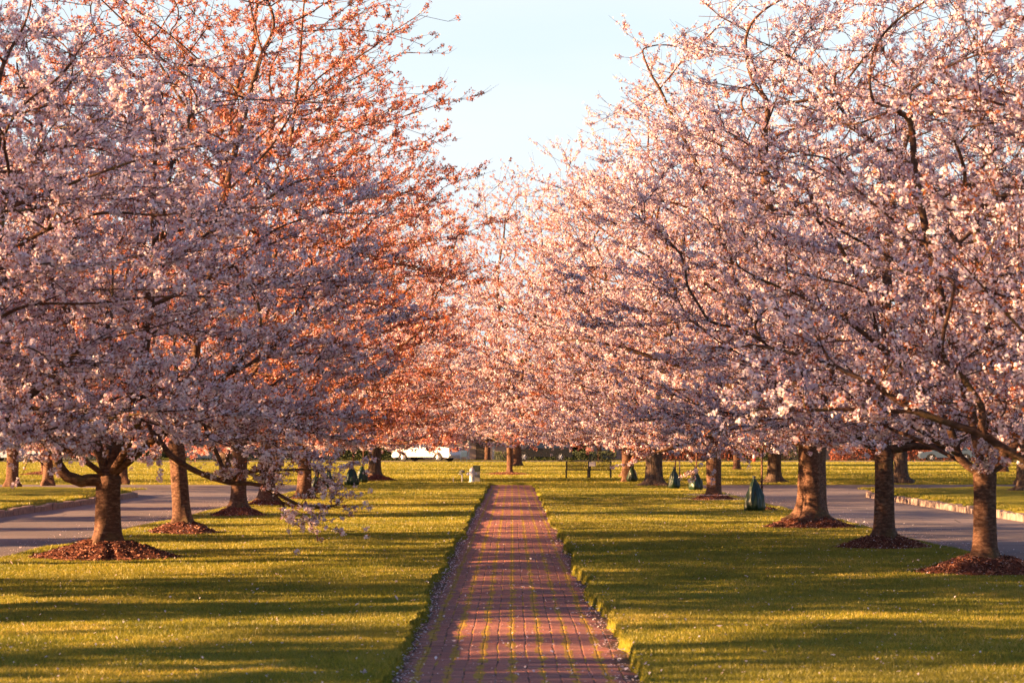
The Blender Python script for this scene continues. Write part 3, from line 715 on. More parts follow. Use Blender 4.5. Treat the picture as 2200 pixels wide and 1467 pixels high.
N6 = 1800; mi_ = rng.integers(0, 10, N6); ma_ = np.array(MUL); rr_ = ma_[mi_, 2] * np.sqrt(rng.uniform(.1, 1.1, N6)); aa_ = rng.uniform(0, 6.28, N6); x6 = ma_[mi_, 0] + rr_ * np.cos(aa_); y6 = ma_[mi_, 1] + rr_ * np.sin(aa_); z6 = .075 + ma_[mi_, 3] * (np.cos(np.clip(rr_ / ma_[mi_, 2], 0, 1) * math.pi) * .5 + .5) ** .85
x = np.concatenate([x, x2, x3, x4, x5]); y = np.concatenate([y, y2, y3, y4, y5])
z = np.where(np.abs(x) < .9, .006, lawn_h(x, y) + .03); z = np.where(in_mulch(x, y, 1), z + .1, z); z = np.where((x < RL0) | (x > RR0), .012, z)
x = np.concatenate([x, x6]); y = np.concatenate([y, y6]); z = np.concatenate([z, z6]); N = len(x)
ang = rng.uniform(0, 6.28, N); r = rng.uniform(.006, .013, N) * np.where(rng.uniform(0, 1, N) < .06, 2.0, 1); tl = rng.normal(0, .5, N) * r
dx, dy = np.cos(ang) * r, np.sin(ang) * r
C = np.stack([x, y, z], 1)
V = np.stack([C + np.stack([dx, dy, tl], 1), C + np.stack([-dy * .7, dx * .7, r * .2], 1), C - np.stack([dx, dy, -abs(tl)], 1), C - np.stack([-dy * .7, dx * .7, -r * .2], 1)], 1).reshape(-1, 3)
o = link('fallen_petals', np_mesh('fallen_petals', [(V, np.arange(N * 4).reshape(-1, 4), 0)], [M_PETAL], tint=rng.uniform(.4, 1, N))); o['kind'] = 'stuff'
o['label'] = 'pale fallen petals scattered on the path and lawn'; o['category'] = 'petals'

# ------------------------------------------------------------------ cherry trees
gen_tree('L1', 11, H=6.8, R=3.7, tr=.158, fork=.85, nn=1900, leafy=.24, twig_mul=1.2, flower=.0165, per=10, dens=.95, zlow=1.28,
         chains=[[.075, (-.05, 0, .75), (-.35, -.1, .82), (-.62, -.15, .95), (-.75, -.2, 1.3), (-1.15, -.3, 1.75), (-1.7, -.4, 2.3), (-2.2, -.6, 2.7)],
                 [(0, 0, 1.0), (-.25, .1, 1.5), (-.45, .2, 2.2), (-.8, .3, 3.2), (-1.0, .4, 4.4)],
                 [(0, 0, 1.05), (.15, .1, 1.5), (.4, .15, 2.3), (.6, 0, 3.6), (.6, 0, 4.8)],
                 [.045, (.05, -.1, .95), (.55, -.6, 1.55), (.98, -.9, 1.18), (1.4, -1.0, .95), (1.75, -1.05, .78), (2.2, -1.1, .72), (2.7, -1.1, .52), (3.1, -1.1, .50)],
                 [.018, (1.75, -1.05, .78), (1.95, -1.1, .95), (2.4, -1.15, 1.0), (2.9, -1.2, .95)],
                 [.022, (1.62, -1.0, .85), (1.55, -.95, 1.25), (1.35, -.9, 1.7)],
                 [.008, (2.2, -1.1, .72), (2.45, -1.1, .60), (2.5, -1.1, .35)]])
gen_tree('L2', 12, H=11.2, R=4.4, tr=.14, fork=1.35, nn=1500, leafy=.80, flower=.021, dens=.85, rose=True, lean=(-.12, 0), zlow=1.5,
         chains=[[(-.1, 0, 1.3), (.7, -.2, 2.1), (1.5, -.3, 2.9), (2.1, -.4, 3.5), (3.0, -.4, 3.8), (4.0, -.4, 3.7)],
                 [(.7, -.2, 2.1), (1.6, 0, 2.4), (2.6, .1, 3.1), (3.6, .2, 3.0)]])
gen_tree('L3', 13, H=13.2, R=4.7, tr=.15, fork=1.35, nn=1700, leafy=.95, flower=.022, dens=.85, rose=True, lean=(.02, 0), zlow=1.5, upright=.25,
         chains=[[(0, 0, 1.3), (-.2, 0, 3.2), (-.3, 0, 5.2), (-.35, 0, 7.2), (-.1, 0, 8.8), (.3, 0, 10.0), (.35, 0, 12.4)],
                 [(-.35, 0, 7.2), (.8, -.2, 8.2), (2.2, -.3, 9.3), (3.6, -.4, 10.3)],
                 [(-.3, 0, 6.8), (.6, -.2, 7.5), (2.0, -.3, 7.9), (4.2, -.4, 8.5)],
                 [(-.3, 0, 6.2), (1.0, 0, 6.7), (2.6, 0, 6.8), (4.0, 0, 6.6)],
                 [(-.3, 0, 5.4), (1.2, -.1, 5.6), (3.2, -.2, 5.2), (4.4, -.2, 4.9)],
                 [(-.35, 0, 7.2), (-1.2, 0, 8.6), (-2.2, 0, 10.2)]])
gen_tree('R1', 21, H=6.9, R=3.1, tr=.135, fork=.98, nn=1300, leafy=.28, flower=.0150, per=11, dens=.95, twig_mul=1.15, zlow=1.36, nomain=False,
         chains=[[(0, 0, .9), (-.28, 0, 1.2), (-.42, 0, 1.55), (-.9, -.1, 2.2), (-1.6, -.2, 2.8), (-2.3, -.3, 3.1)],
                 [(0, 0, .95), (.3, 0, 1.25), (.5, 0, 1.7), (1.0, 0, 2.6)], [(0, 0, 1.0), (.03, .1, 1.6), (.1, .1, 2.6), (-.1, .1, 4.4)]])
gen_tree('R2', 22, H=8.2, R=3.7, tr=.14, fork=1.25, nn=1500, leafy=.28, flower=.0160, per=10, dens=1.0, twig_mul=1.1, zlow=1.42,
         chains=[[(0, 0, 1.2), (.4, -.1, 1.32), (.9, -.2, 1.35), (1.3, -.25, 1.5), (1.9, -.3, 2.0)]])
gen_tree('R0', 27, H=6.4, R=2.3, tr=.15, fork=.95, nn=800, leafy=.28, flower=.0155, per=10, dens=.9, zlow=1.5,
         chains=[[.042, (0, 0, .95), (-.6, -.1, .95), (-1.34, -.2, 1.14), (-1.73, -.25, 1.36), (-2.29, -.3, 1.54), (-2.65, -.3, 1.74), (-3.0, -.3, 1.93), (-3.6, -.3, 2.1)],
                 [.022, (-1.68, -.25, 1.34), (-1.76, -.25, 1.6), (-1.9, -.3, 1.86), (-2.05, -.3, 2.1), (-2.0, -.3, 2.6)], [.012, (-2.3, -.3, 1.5), (-2.9, -.3, 1.55), (-3.6, -.35, 1.6)]])
gen_tree('R3', 23, H=10.2, R=4.6, tr=.235, fork=1.3, nn=1700, leafy=.26, twig_mul=1.15, flower=.0175, per=8.5, dens=1.0, zlow=1.5, lobes=3, bark=M_BARK, flare=1.5,
         chains=[[(0, 0, 1.3), (-1.0, -.2, 1.75), (-2.0, -.3, 1.5), (-2.9, -.4, 1.25)], [(0, 0, 1.3), (-.9, 0, 2.8), (-1.5, 0, 4.6), (-2.1, 0, 6.5), (-3.1, 0, 8.6)],
                 [(0, 0, 1.3), (-1.4, 0, 2.4), (-3.0, 0, 3.0), (-4.2, 0, 3.3)]])
gen_tree('G1', 31, H=12.4, R=5.0, tr=.20, fork=1.3, nn=1700, leafy=.34, flower=.024, per=6, zlow=1.4)
gen_tree('C1', 38, H=14.8, R=6.2, tr=.135, fork=1.25, nn=1900, leafy=.34, flower=.028, zlow=1.65)
gen_tree('G2', 32, H=11.8, R=5.0, tr=.19, fork=1.5, nn=1700, leafy=.62, flower=.024, per=6, rose=True, zlow=1.2)
gen_tree('G3', 33, H=12.6, R=5.2, tr=.26, fork=1.4, nn=1700, leafy=.32, flower=.024, per=6, zlow=1.32, bark=M_ROUGH, flare=1.7)
gen_tree('H1', 36, H=12.5, R=4.8, tr=.2, fork=2.6, nn=1300, leafy=.3, flower=.030, zlow=3.3)
gen_tree('Y1', 37, H=4.4, R=1.25, tr=.06, fork=.9, nn=420, leafy=.3, flower=.034, zlow=.9, per=6)
gen_tree('S1', 34, H=3.1, R=.7, tr=.022, fork=1.25, nn=60, leafy=.25, flower=.022, zlow=1.3, per=3, flare=.3)
gen_tree('B1', 35, H=16, R=5.5, tr=.28, fork=3.0, nn=1500, zlow=4.0, bare=True, bark=M_ROUGH, upright=1.0, twig_mul=1.6)

GA = 'cherry trees along the path'; GB = 'cherry trees beyond the side roads'; GC = 'trees across the far street'
place_tree('L1', -5.45, 32.7, .26, 0, 'sunlit thick cherry trunk with a hooked low limb, nearest on the left', GA)
place_tree('L2', -5.70, 41.9, .20, 0, 'bronze-tinged cherry with a dark leaning trunk, second on the left', GA)
place_tree('L3', -5.80, 51.4, .21, 0, 'tallest coppery cherry on the left, spreading limbs reaching into the sky', GA)
place_tree('G2', -6.06, 60.0, .18, 1.2, 'cherry with a half-lit trunk, fourth on the left behind the low drooping bough', GA, 1.0)
place_tree('G1', -5.70, 66.5, .14, 2.6, 'cherry with a pale lit trunk, fifth on the left beside the first green bags', GA, .9)
place_tree('G3', -5.70, 100.5, .10, 4.0, 'stout dark-trunked cherry left of the white hydrant', GA, 1.0)
place_tree('R1', 5.60, 28.7, .22, 0, 'pale ringed cherry trunk forking low at the right edge', GA)
place_tree('R2', 5.50, 35.8, .20, 0, 'straight dark-trunked cherry, second from the right edge', GA)
place_tree('R3', 5.50, 44.4, .20, 0, 'thick fluted cherry trunk with flared roots on the right', GA)
place_tree('G1', 5.43, 65.2, .17, 0.5, 'cherry with a sunlit pale trunk right of two green bags', GA, .95)
place_tree('G3', 5.07, 86.3, .10, 1.7, 'stout shaded cherry trunk just right of the bench', GA, 1.12)
place_tree('G2', 4.66, 97.5, .02, 3.3, 'slim-trunked cherry beside the green bag nearest the bench', GA, 1.1)
place_tree('C1', -.12, 118.0, .08, 5.1, 'lone cherry standing beyond the end of the brick path', GA, 1.0)
place_tree('G1', 5.35, 112, .05, 2.9, 'cherry directly behind the slim trunk beside the bench', GA, 1.15)
# neighbours just outside the frame whose boughs reach in
place_tree('R0', 5.7, 20.6, .3, 0, 'cherry outside the right edge whose dark bough reaches into the picture', GA, 1.0)
place_tree('L1', -5.9, 24.0, .45, 3.4, 'cherry outside the left edge whose shaded bough hangs into the upper corner', GA, .86)
# beyond the roads
for k, x, y, s, rz, lab in [('G1', -16.3, 79, .9, .4, 'dark straight trunk across the left road at the picture edge'), ('G1', -15.9, 83, .85, 2.4, 'dark trunk across the left road, second from the edge, roots flared'),
        ('G2', -14.0, 87, 1.0, 5.0, 'trunk across the left road half hidden behind the nearest left trunk'), ('G1', -23, 119, .8, 1.0, 'small lit trunk in a mulch patch far across the left road'),
        ('G3', -11.6, 98, .9, 3.0, 'dark trunk beyond the branch road seen behind the low drooping bough'), ('G3', 10.3, 95, .95, 5.5, 'flared dark trunk beyond the right road, left of the fluted trunk'),
        ('G3', 14.3, 89, .95, 1.4, 'broad shaded trunk beyond the right road behind the straight dark trunk'), ('G3', 14.9, 70, 1.0, .2, 'rough furrowed trunk beyond the right road at the picture edge'),
        ('G2', -20, 66, .95, 2.0, 'cherry across the left road whose copper crown fills the left edge'), ('G1', -27, 96, 1.0, 4.1, 'far cherry across the left road at the picture edge'),
        ('G1', 21, 108, 1.0, 2.1, 'far cherry across the right road, pale crown behind the near rows'), ('G2', 26, 128, 1.05, 2.9, 'coppery far cherry across the right road'),
        ('G2', .3, 160, 1.6, .7, 'far coppery cherry directly behind the lone tree'), ('G1', -8.9, 158, 1.2, 2.2, 'far cherry behind the stout far left trunk'), ('G1', 9.6, 162, 1.2, 4.4, 'far cherry behind the stout trunk by the bench'),
        ('G1', -13, 134, 1.05, .9, 'far cherry on the back lawn left of the pickup'), ('G1', 13, 140, 1.0, 3.9, 'far cherry on the back lawn right of the bench')]:
    place_tree(k, x, y, .05 if y > 92 else .22, rz, lab, GB, s)
rng = random.Random(9)
for i, x in enumerate([-56, -45, -35, -26, -17, -9, -1, 8, 17, 25, 34, 43, 54]):
    place_tree(['G1', 'G2', 'G3'][i % 3], x + rng.uniform(-1.5, 1.5), 214 + rng.uniform(0, 12), 0, rng.uniform(0, 6), 'distant blossoming tree across the far street among the houses', GC, rng.uniform(1.0, 1.35))
for x, y, s, rz, lab in [(19.5, 92, 1.05, 0, 'bare tall tree rising behind the right-hand blossoms'), (23.5, 101, 1.1, 2, 'bare tall tree at the right edge of the sky'), (29, 118, 1.15, 4, 'bare tall tree farther back on the right')]:
    place_tree('B1', x, y, .1, rz, lab, 'bare trees behind the blossoms', s, 'bare_tree', 'bare tree')
# shade-giving neighbours to the left, outside the frame
for k, x, y, s, rz in [('H1', -17, 28.9, 1.15, 1), ('G1', -17.5, 8, 1.0, 2), ('H1', -23, 30.5, 1.5, 3), ('H1', -22, 19.5, 1.45, 5)]:
    place_tree(k, x, y, .2, rz, 'cherry across the left road outside the picture that shades the near lawn', 'cherry trees across the left road, outside the picture', s)
for i, (x, y, s) in enumerate([(-15.5, 14.2, 1.2), (-15, 19.6, .8), (-21, 22.8, 1.1), (-15.2, 37.3, 1.1), (-17.5, 43, .7), (-15.6, 49.2, 1.2), (-17, 57, 1.0)]):
    place_tree('Y1', x, y, .2, i * 1.1, 'young dense cherry across the left road, outside the picture', 'young cherries across the left road, outside the picture', s, 'young_tree', 'young tree')

# young trees with green watering bags
def bag(x, y, h, wd, seed, label):
    rng = random.Random(seed); ph = [rng.uniform(0, 6.28) for _ in range(5)]
    t = thing('watering_bag', label, 'watering bag', (x, y, .06), rng.uniform(0, 6), 'green watering bags round young trees')
    prof = [(.80, 0), (.93, .04), (1.0, .12), (.99, .22), (.93, .34), (.83, .46), (.70, .58), (.55, .70), (.38, .82), (.22, .91), (.12, .96)]
    fn = lambda a, z, i: 1 + .12 * math.sin(a * 3 + ph[0] + z * 3) + .08 * math.sin(a * 7 + ph[1] - z * 9) + .06 * math.sin(a * 11 + ph[2]) + (.07 * math.sin(z * 17 + ph[3] + 2 * math.sin(a * 2)) if 2 < i < 9 else 0)
    m = MB(); m.lathe([(r * wd / 2, z * h) for r, z in prof], 40, fn=fn); m.build('bag', M_BAG, t, True)
    m = MB(); m.lathe([(.018, .93 * h), (.035, .95 * h), (.02, .97 * h), (.045, 1.03 * h), (.02, 1.04 * h)], 12, fn=lambda a, z, i: 1 + .25 * math.sin(a * 4)); m.build('tie', M_TIE, t, True)
    return t
bags = [(5.42, 54.2, .76, .44, 'largest green watering bag, standing alone on the right lawn'), (5.9, 78, .72, .42, 'green watering bag nearest the sunlit trunk, right one of the pair'),
        (5.4, 80.7, .70, .38, 'green watering bag, left one of the pair right of the stout trunk'), (4.74, 95.5, .60, .40, 'small green watering bag closest to the bench'),
        (-6.0, 74, .55, .30, 'green watering bag half hidden by low blossom, first on the left lawn'), (-6.1, 80.5, .62, .40, 'slumped green watering bag with bright folds, second on the left lawn'),
        (-5.8, 87.5, .70, .48, 'wide conical green watering bag, third on the left lawn'), (-5.8, 93.6, .66, .42, 'conical green watering bag beside the stout far left trunk')]
for i, (x, y, h, wd, lab) in enumerate(bags):
    bag(x, y, h, wd, i + 3, lab)
    place_tree('S1', x + (.18 if i in (0,) else .05), y + .06, .05, i * 1.3, 'young cherry sapling rising from ' + lab.replace('largest', 'the largest').replace('green watering bag', 'green bag', 1) if False else
               ['sapling behind the largest green bag', 'sapling in the right bag of the pair', 'sapling in the left bag of the pair', 'sapling in the bag closest to the bench', 'sapling in the half hidden bag on the left lawn',
                'sapling in the slumped bag on the left lawn', 'sapling in the wide conical bag on the left lawn', 'sapling in the bag beside the stout far left trunk'][i], 'young trees in watering bags', 1.0, 'young_tree', 'young tree')

# ------------------------------------------------------------------ bench
def bench(x, y):
    t = thing('park_bench', 'long black metal bench with arched slatted back, seen from behind', 'bench', (x, y, .02))
    W, Hs, Ht = 1.96, .36, .78
    m = MB()
    for sx in (-1, 1):
        x0 = sx * W / 2
        m.tube([(0 + sx * .04, 0, Hs), (x0, 0, Hs)], .016, 8)
        # arched top rail of each panel
        pts = []
        for k in range(11):
            u = k / 10; pts.append((sx * (.04 + u * (W / 2 - .04)), 0, .735 + .055 * math.sin(math.pi * (.62 - .62 * u + .0)) * (1 if u < 1 else 0) + .0))
        m.tube(pts, .017, 8)
        for k in range(1, 17):
            u = k / 17; xx = sx * (.04 + u * (W / 2 - .04)); zt = .735 + .055 * math.sin(math.pi * (.62 - .62 * u))
            m.box(xx - .0155, xx + .0155, -.006, .006, Hs, zt)
    m.build('backrest', M_BLACK, t)
    m = MB()
    for k in range(9): m.box(-W / 2 + .02, W / 2 - .02, .04 + k * .05, .075 + k * .05, .405, .417)
    for xx in (-W / 2 + .03, 0, W / 2 - .03): m.box(xx - .015, xx + .015, .0, .47, .385, .403)
    m.build('seat', M_BLACK, t)
    for xx, r in ((-W / 2, .030), (0, .048), (W / 2, .030)):
        for yy, zt in ((0, .76), (.45, .40)):
            m = MB(); m.box(xx - r, xx + r, yy - .02, yy + .02, -.02, zt, .004); m.box(xx - r * 1.5, xx + r * 1.5, yy - .035, yy + .035, -.02, .0); m.build('leg', M_BLACK, t)
    for xx in (-W / 2, W / 2):
        m = MB(); m.tube([(xx, 0, .62), (xx, .2, .64), (xx, .42, .62), (xx, .45, .40)], .016, 8); m.build('armrest', M_BLACK, t)
bench(3.37, 106.5)
t = thing('notice_post', 'black post with a pale paper notice, standing at the middle of the bench', 'sign post', (3.40, 106.2, .0))
m = MB(); m.box(-.045, .045, -.03, .03, -.02, .80, .006); m.tube([(0, 0, .80), (0, 0, .84), (0, 0, .87)], [.03, .045, .02], 10); m.build('post', M_BLACK, t)
m = MB(); m.box(-.02, .26, -.045, -.033, .56, .74); m.build('notice', M_PAPER, t)

# ------------------------------------------------------------------ hydrant, cabinet, valve, stake
t = thing('fire_hydrant', 'white enamel fire hydrant on the grass left of the path end', 'fire hydrant', (-1.58, 95.5, .03))
m = MB(); m.lathe([(.14, -.02), (.14, .03), (.10, .035), (.10, .38), (.115, .385), (.115, .42), (.10, .425), (.10, .46), (.085, .52), (.05, .56), (.02, .575)], 20); m.build('barrel', M_WHITE, t, False)
for sx, nm in ((-1, 'outlet_cap'), (1, 'outlet_cap')):
    m = MB(); m.lathe([(.05, .08 * sx), (.05, .15 * sx), (.062, .15 * sx), (.062, .19 * sx), (.02, .195 * sx), (.02, .22 * sx)], 14, (0, 0, .32), axis='X'); m.build(nm, M_WHITE, t)
m = MB(); m.lathe([(.065, -.08), (.065, -.15), (.08, -.15), (.08, -.19), (.025, -.195), (.025, -.22)], 14, (0, 0, .30), axis='Y'); m.build('pumper_cap', M_WHITE, t)
m = MB(); m.lathe([(.022, .57), (.022, .61)], 5); m.build('top_nut', M_WHITE, t)
t = thing('utility_cabinet', 'tall grey utility cabinet with a green top standing behind the white hydrant', 'utility cabinet', (-1.42, 97.0, .02))
m = MB(); m.box(-.14, .14, -.1, .1, -.02, .42, .006); m.build('cabinet', M_GREYP, t)
m = MB(); m.box(-.145, .145, -.105, .105, .423, .66, .01); m.build('hood', M_GREYT, t)
m = MB(); m.box(-.10, .10, -.110, -.106, .46, .62); m.build('panel', M_GREYT, t)
t = thing('water_valve', 'short white curved standpipe left of the hydrant', 'standpipe', (-1.98, 96.2, .02))
m = MB(); m.tube([(0, 0, -.02), (0, 0, .22), (-.01, 0, .30), (-.05, 0, .34), (-.13, 0, .31)], [.028, .024, .024, .024, .024], 10); m.build('pipe', M_WHITE, t, True)
m = MB(); m.lathe([(.05, .38), (.11, .40), (.11, .43), (.04, .47), (.015, .50)], 14); m.tube([(0, 0, .3), (0, 0, .39)], .012, 8); m.build('valve_head', M_GREYP, t)
m = MB(); m.box(-.014, .014, -.014, .014, -.02, .18); o = m.build('marker_stake', M_PAPER); o.location = (-2.33, 96.0, .03); tag(o, 'thin short pale stake in the grass left of the standpipe', 'stake')
o = MB(); o.tube([(7.2, 104, .82), (9.0, 104.5, .80), (11.5, 105, .80)], .012, 6)
t = thing('rail_fence', 'low thin rail fence across the back lawn behind the sunlit trunk', 'fence', (0, 0, 0))
o.build('rail', M_WOODG, t)
for x, y in ((7.2, 104), (9.0, 104.5), (11.5, 105)):
    m = MB(); m.box(x - .03, x + .03, y - .03, y + .03, -.05, .86); m.build('post', M_WOODG, t)

# ------------------------------------------------------------------ cars
def car(kind, x, y, rz, mat, label):
    t = thing('parked_' + kind, label, {'pickup': 'pickup truck', 'suv': 'car', 'sedan': 'car'}[kind], (x, y, .04), rz, 'cars parked across the far street')
    Lh = {'pickup': 2.85, 'suv': 2.45, 'sedan': 2.3}[kind]; W = .92 if kind != 'sedan' else .86; wr = .38 if kind != 'sedan' else .32
    fx, rx = Lh * .62, -Lh * .60
    def arch(cx, n_=9, r=None):
        r = r or wr * 1.18; return [(cx + r * math.cos(a), wr + r * math.sin(a)) for a in [math.pi * k / (n_ - 1) for k in range(n_)]]
    sill = .30 if kind != 'sedan' else .22
    bel = {'pickup': 1.12, 'suv': 1.08, 'sedan': .88}[kind]; hood = bel - .06
    body = [(Lh, sill + .08), (Lh + .02, .62), (Lh - .08, hood - .12), (Lh - .9, hood)]
    if kind == 'pickup': body += [(.35, bel), (-.75, bel), (-.78, bel + .02), (-Lh + .02, bel + .02), (-Lh, sill + .25)]
    elif kind == 'suv': body += [(Lh - 1.15, bel), (-Lh + .05, bel + .03), (-Lh, .6), (-Lh + .03, sill + .08)]
    else: body += [(Lh - 1.1, bel), (-Lh + .75, bel + .02), (-Lh + .05, bel - .04), (-Lh, .55), (-Lh + .03, sill + .06)]
    def lower(): 
        p = [(-Lh + .15, sill)]
        a = [q for q in arch(rx)[::-1] if q[1] > sill]; b = [q for q in arch(fx)[::-1] if q[1] > sill]
        return p + a + b + [(Lh - .12, sill)]
    poly = body + lower()
    m = MB(); m.prism(poly, -W, W)
    if kind == 'pickup':
        m.box(-Lh + .08, -.84, -W + .07, W - .07, bel + .0205, bel + .03)
    bmesh.ops.bevel(m.bm, geom=[e for e in m.bm.edges if abs(e.verts[0].co.y - e.verts[1].co.y) < 1e-4 and len(e.link_faces) == 2 and e.verts[0].co.z > .55 and e.verts[1].co.z > .55], offset=.05, segments=2, affect='EDGES')
    m.build('body', mat, t)
    top = {'pickup': 1.78, 'suv': 1.72, 'sedan': 1.42}[kind]
    if kind == 'pickup': A, B, Ct, D = 1.45, .75, -.62, -.76
    elif kind == 'suv': A, B, Ct, D = 1.4, .6, -2.05, -2.35
    else: A, B, Ct, D = 1.2, .35, -1.0, -1.75
    def cabin(z0, z1, u0, u1, ins0, ins1):
        q = []
        for z, u, ins in ((z0, u0, ins0), (z1, u1, ins1)):
            xa = A + (B - A) * u; xd = D + (Ct - D) * u
            q.append([(xa, -W + ins, z), (xa, W - ins, z), (xd, W - ins, z), (xd, -W + ins, z)])
        return q
    m = MB(); q = cabin(bel - .02, top - .07, 0, .9, .06, .20); lo = [m.bm.verts.new(p) for p in q[0]]; hi = [m.bm.verts.new(p) for p in q[1]]
    m.bm.faces.new(hi); m.bm.faces.new(lo[::-1]); [m.bm.faces.new((lo[i], lo[(i + 1) % 4], hi[(i + 1) % 4], hi[i])) for i in range(4)]; m.build('window', M_GLASS, t)
    m = MB(); q = cabin(top - .068, top, .9, 1, .185, .26); lo = [m.bm.verts.new(p) for p in q[0]]; hi = [m.bm.verts.new(p) for p in q[1]]
    m.bm.faces.new(hi); m.bm.faces.new(lo[::-1]); [m.bm.faces.new((lo[i], lo[(i + 1) % 4], hi[(i + 1) % 4], hi[i])) for i in range(4)]
    for xx in (A, (A + D) / 2 - .1, D) if kind != 'pickup' else (A, .1, D):
        for sy in (-1, 1):
            xt = B if xx == A else Ct if xx == D else xx
            m.tube([(xx, sy * (W - .055), bel - .02), (xt, sy * (W - .19), top - .05)], .045, 6)
    m.build('roof', mat, t)
    for cx in (fx, rx):
        for sy in (-1, 1):
            wt = link('wheel', None, t); wt.location = (cx, sy * (W - .10), wr)
            m = MB(); m.lathe([(wr * .62, -.10), (wr * .95, -.11), (wr, -.07), (wr, .07), (wr * .95, .11), (wr * .62, .10)], 24, axis='Y'); m.build('tyre', M_TYRE, wt)
            m = MB(); m.lathe([(wr * .60, -.085), (wr * .60, .085)], 20, axis='Y')
            for k in range(6):
                a = k * math.pi / 3; m.tube([(0, sy * .10, 0), (wr * .55 * math.cos(a), sy * .09, wr * .55 * math.sin(a))], .035, 5)
            m.build('rim', M_RIM, wt)
    for sy in (-1, 1):
        m = MB(); m.box(-Lh - .015, -Lh + .10, sy * (W - .14) - .09, sy * (W - .14) + .09 + .0, .80 if kind != 'sedan' else .62, 1.06 if kind != 'sedan' else .76, .01); m.build('tail_light', M_TAIL, t)
        m = MB(); m.box(Lh - .16, Lh + .03, sy * (W - .2) - .14, sy * (W - .2) + .14, .68, .80, .01); m.build('headlight', M_RIM, t)
        m = MB(); m.box(.75, .88, sy * (W + .02), sy * (W + .16), bel, bel + .14, .02); m.build('mirror', mat, t)
    m = MB(); m.box(-Lh - .06, -Lh + .05, -W + .05, W - .05, .42, .58, .02); m.build('bumper', M_RIM if kind == 'pickup' else mat, t)
    m = MB(); m.box(Lh - .04, Lh + .08, -W + .05, W - .05, .38, .54, .02); m.build('bumper', M_RIM if kind == 'pickup' else mat, t)
    return t
car('pickup', -7.0, 199.0, R_(148), M_CW, 'white pickup truck angled with its red tail light toward the lawn')
car('suv', 2.5, 199.5, R_(180), M_CD, 'black sport utility vehicle behind the lone tree and bench')
car('sedan', -40.8, 199, R_(180), M_CW, 'white car at the left edge behind the dark trunks')
car('sedan', -25.8, 199.5, R_(4), M_CB, 'slate blue car half hidden by the second left trunk')
car('sedan', 36.0, 200, R_(176), M_CB, 'dark blue car seen between the two right-hand trunks')

t = thing('mail_box', 'small blue-grey letter box on two legs near the white pickup', 'letter box', (-3.9, 196.2, .03))
m = MB(); m.box(-.26, .26, -.2, .2, .38, .78, .01); m.tube([(-.255, 0, .78), (.255, 0, .78)], .19, 16); m.build('box', M_BLUEB, t)
for sx in (-1, 1):
    m = MB(); m.box(sx * .24 - .02, sx * .24 + .02, -.15, .15, -.03, .377); m.build('leg', M_BLUEB, t)
t = thing('marker_post', 'short white post with a red band at the far street, left of the fluted trunk', 'marker post', (19.6, 196, .03))
m = MB(); m.lathe([(.13, -.02), (.12, .30)], 14); m.build('base', M_RED, t)
m = MB(); m.lathe([(.11, .302), (.11, .55), (.05, .60)], 14); m.build('cap', M_WHITE, t)

# ------------------------------------------------------------------ houses, hedges, walls across the far street
def house(x, y, W, H_, mat, label, rz=0, door=True, nwin=4):
    t = thing('house', label, 'house', (x, y, 0), rz, 'houses across the far street')
    Dp = 9
    m = MB(); m.box(-W / 2, W / 2, 0, Dp, -.1, H_); m.build('wall', mat, t)
    m = MB(); rr = [(-.5, H_ - .05), (Dp + .5, H_ - .05), (Dp / 2, H_ + 3.0)]
    a = [m.bm.verts.new((-W / 2 - .4, yy, zz)) for yy, zz in rr]; b = [m.bm.verts.new((W / 2 + .4, yy, zz)) for yy, zz in rr]
    m.bm.faces.new(a); m.bm.faces.new(b[::-1]); [m.bm.faces.new((a[i], b[i], b[(i + 1) % 3], a[(i + 1) % 3])) for i in range(3)]
    rf = m.build('roof', M_ROOF, t); m = MB(); m.box(W * .25, W * .25 + 1, Dp / 2 - .5, Dp / 2 + .5, H_ + 1.2, H_ + 4.2); m.build('chimney', M_HBRICK, rf)
    fl = 2 if H_ > 4.5 else 1
    for f in range(fl):
        for k in range(nwin):
            cx = -W / 2 + (k + .5) * W / nwin
            if f == 0 and door and k == nwin // 2: continue
            z0 = .9 + f * 2.9
            m = MB(); m.box(cx - .62, cx - .52, -.06, .02, z0, z0 + 1.6); m.box(cx + .52, cx + .62, -.06, .02, z0, z0 + 1.6); m.box(cx - .518, cx + .518, -.06, .02, z0 + 1.5, z0 + 1.6); m.box(cx - .518, cx + .518, -.06, .02, z0, z0 + .1)
            m.box(cx - .518, cx + .518, -.05, .0, z0 + .77, z0 + .83)
            w_ = m.build('window', M_TRIM, t); m = MB(); m.box(cx - .515, cx + .515, -.02, .0, z0 + .1, z0 + 1.5); m.build('pane', M_GLASS, w_)
    if door:
        cx = -W / 2 + (nwin // 2 + .5) * W / nwin
        m = MB(); m.box(cx - .5, cx + .5, -.05, .02, 0, 2.2); d_ = m.build('door', M_WOODG, t); m = MB(); m.tube([(cx + .38, -.09, 1.0), (cx + .38, -.04, 1.0)], .04, 8); m.build('handle', M_RIM, d_)
        m = MB(); m.box(cx - 1.3, cx + 1.3, -1.6, -.06, 2.5, 2.7); [m.tube([(cx + q, -1.5, 0), (cx + q, -1.5, 2.5)], .11, 10) for q in (-1.15, 1.15)]; m.build('porch', M_TRIM, t)
house(-4.5, 226, 13, 6.0, M_STUCCO, 'pale stucco house seen behind the white pickup')
house(-24, 229, 13, 5.8, M_SIDING, 'pale clapboard house behind the slate blue car')
house(-46, 224, 12, 5.8, M_SIDING, 'white house with a porch at the left edge behind the dark trunks')
house(14, 229, 13, 5.8, M_HBRICK, 'red brick house behind the bench')
house(33, 222, 15, 4.0, M_HBRICK, 'low red brick house behind the thick fluted trunk')
house(54, 228, 14, 5.8, M_HBRICK, 'red brick house at the right edge beyond the forked trunk')
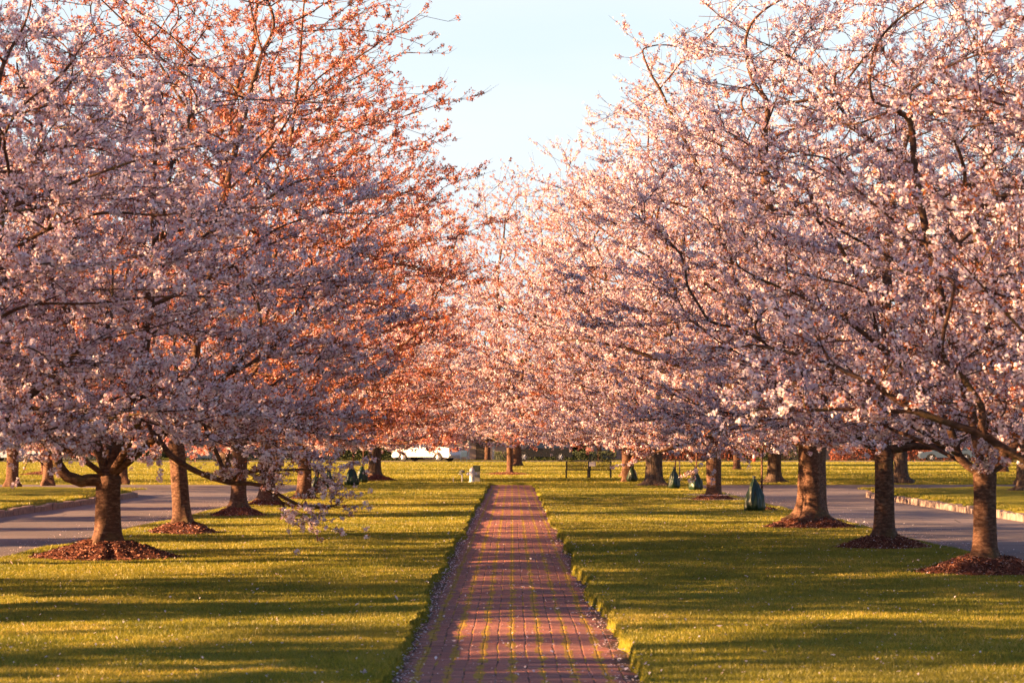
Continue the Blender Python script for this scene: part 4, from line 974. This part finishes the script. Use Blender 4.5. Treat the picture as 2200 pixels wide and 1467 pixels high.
def hedge(x0, x1, y, h, mat, label, seed, wd=1.2, name='hedge'):
    rng = np.random.default_rng(seed); N = int((x1 - x0) * h * 420)
    L_ = x1 - x0; c = np.stack([rng.uniform(0, L_, N), rng.uniform(-wd / 2, wd / 2, N), rng.uniform(0, 1, N) ** .8 * h], 1)
    c[:, 2] *= .86 + .25 * vnoise(c[:, 0] * .9 + 5, c[:, 1] + 5, seed); d = rng.normal(0, 1, (N, 3)); d /= np.linalg.norm(d, axis=1)[:, None]; s_ = np.cross(d, rng.normal(0, 1, (N, 3))); s_ /= np.linalg.norm(s_, axis=1)[:, None]
    V = np.stack([c, c + d * .07 + s_ * .05, c + d * .14, c + d * .07 - s_ * .05], 1).reshape(-1, 3)
    o = link(name, np_mesh(name, [(V, np.arange(N * 4).reshape(-1, 4), 0)], [mat])); o.location = (x0, y, 0); return tag(o, label, 'hedge', 'hedges across the far street')
hedge(-60, -30, 209, 1.5, M_HEDGE, 'dark clipped hedge behind the white car at the left', 1)
hedge(-1.5, 9, 209.5, .8, M_HEDGE, 'low dark hedge behind the black car', 2)
hedge(9.5, 21, 208.5, 1.2, M_REDHEDGE, 'low reddish hedge right of the bench', 3)
hedge(21.5, 27, 210, 2.4, M_HEDGE, 'taller dark hedge left of the fluted trunk', 4)
hedge(27.5, 41, 209, 1.1, M_REDHEDGE, 'bright reddish hedge behind the fluted trunk', 5)
hedge(42, 62, 209, 2.2, M_HEDGE, 'tall dark hedge at the right edge', 6)
hedge(-28, -9, 210, 1.4, M_HEDGE, 'dark hedge behind the slate blue car', 7)
# dense far wood closing the view
def wood(seed, x0, x1, y, h, label):
    rng = np.random.default_rng(seed); N = 60000
    c = np.stack([rng.uniform(x0, x1, N), y + rng.normal(0, 2.5, N), rng.uniform(0, 1, N)], 1)
    top = h * (.6 + .55 * vnoise(c[:, 0] * .12 + 50, c[:, 0] * 0, seed) + .2 * vnoise(c[:, 0] * .6 + 50, c[:, 0] * 0, seed + 1)); c[:, 2] = c[:, 2] * top
    d = rng.normal(0, 1, (N, 3)); d /= np.linalg.norm(d, axis=1)[:, None]; s_ = np.cross(d, rng.normal(0, 1, (N, 3))); s_ /= np.linalg.norm(s_, axis=1)[:, None]
    V = np.stack([c, c + d * .35 + s_ * .25, c + d * .7, c + d * .35 - s_ * .25], 1).reshape(-1, 3)
    o = link('far_wood', np_mesh('far_wood', [(V, np.arange(N * 4).reshape(-1, 4), 0)], [M_PINE])); o['kind'] = 'stuff'; o['label'] = label; o['category'] = 'wood'
wood(3, -75, 75, 250, 9, 'distant dark wood behind the houses')
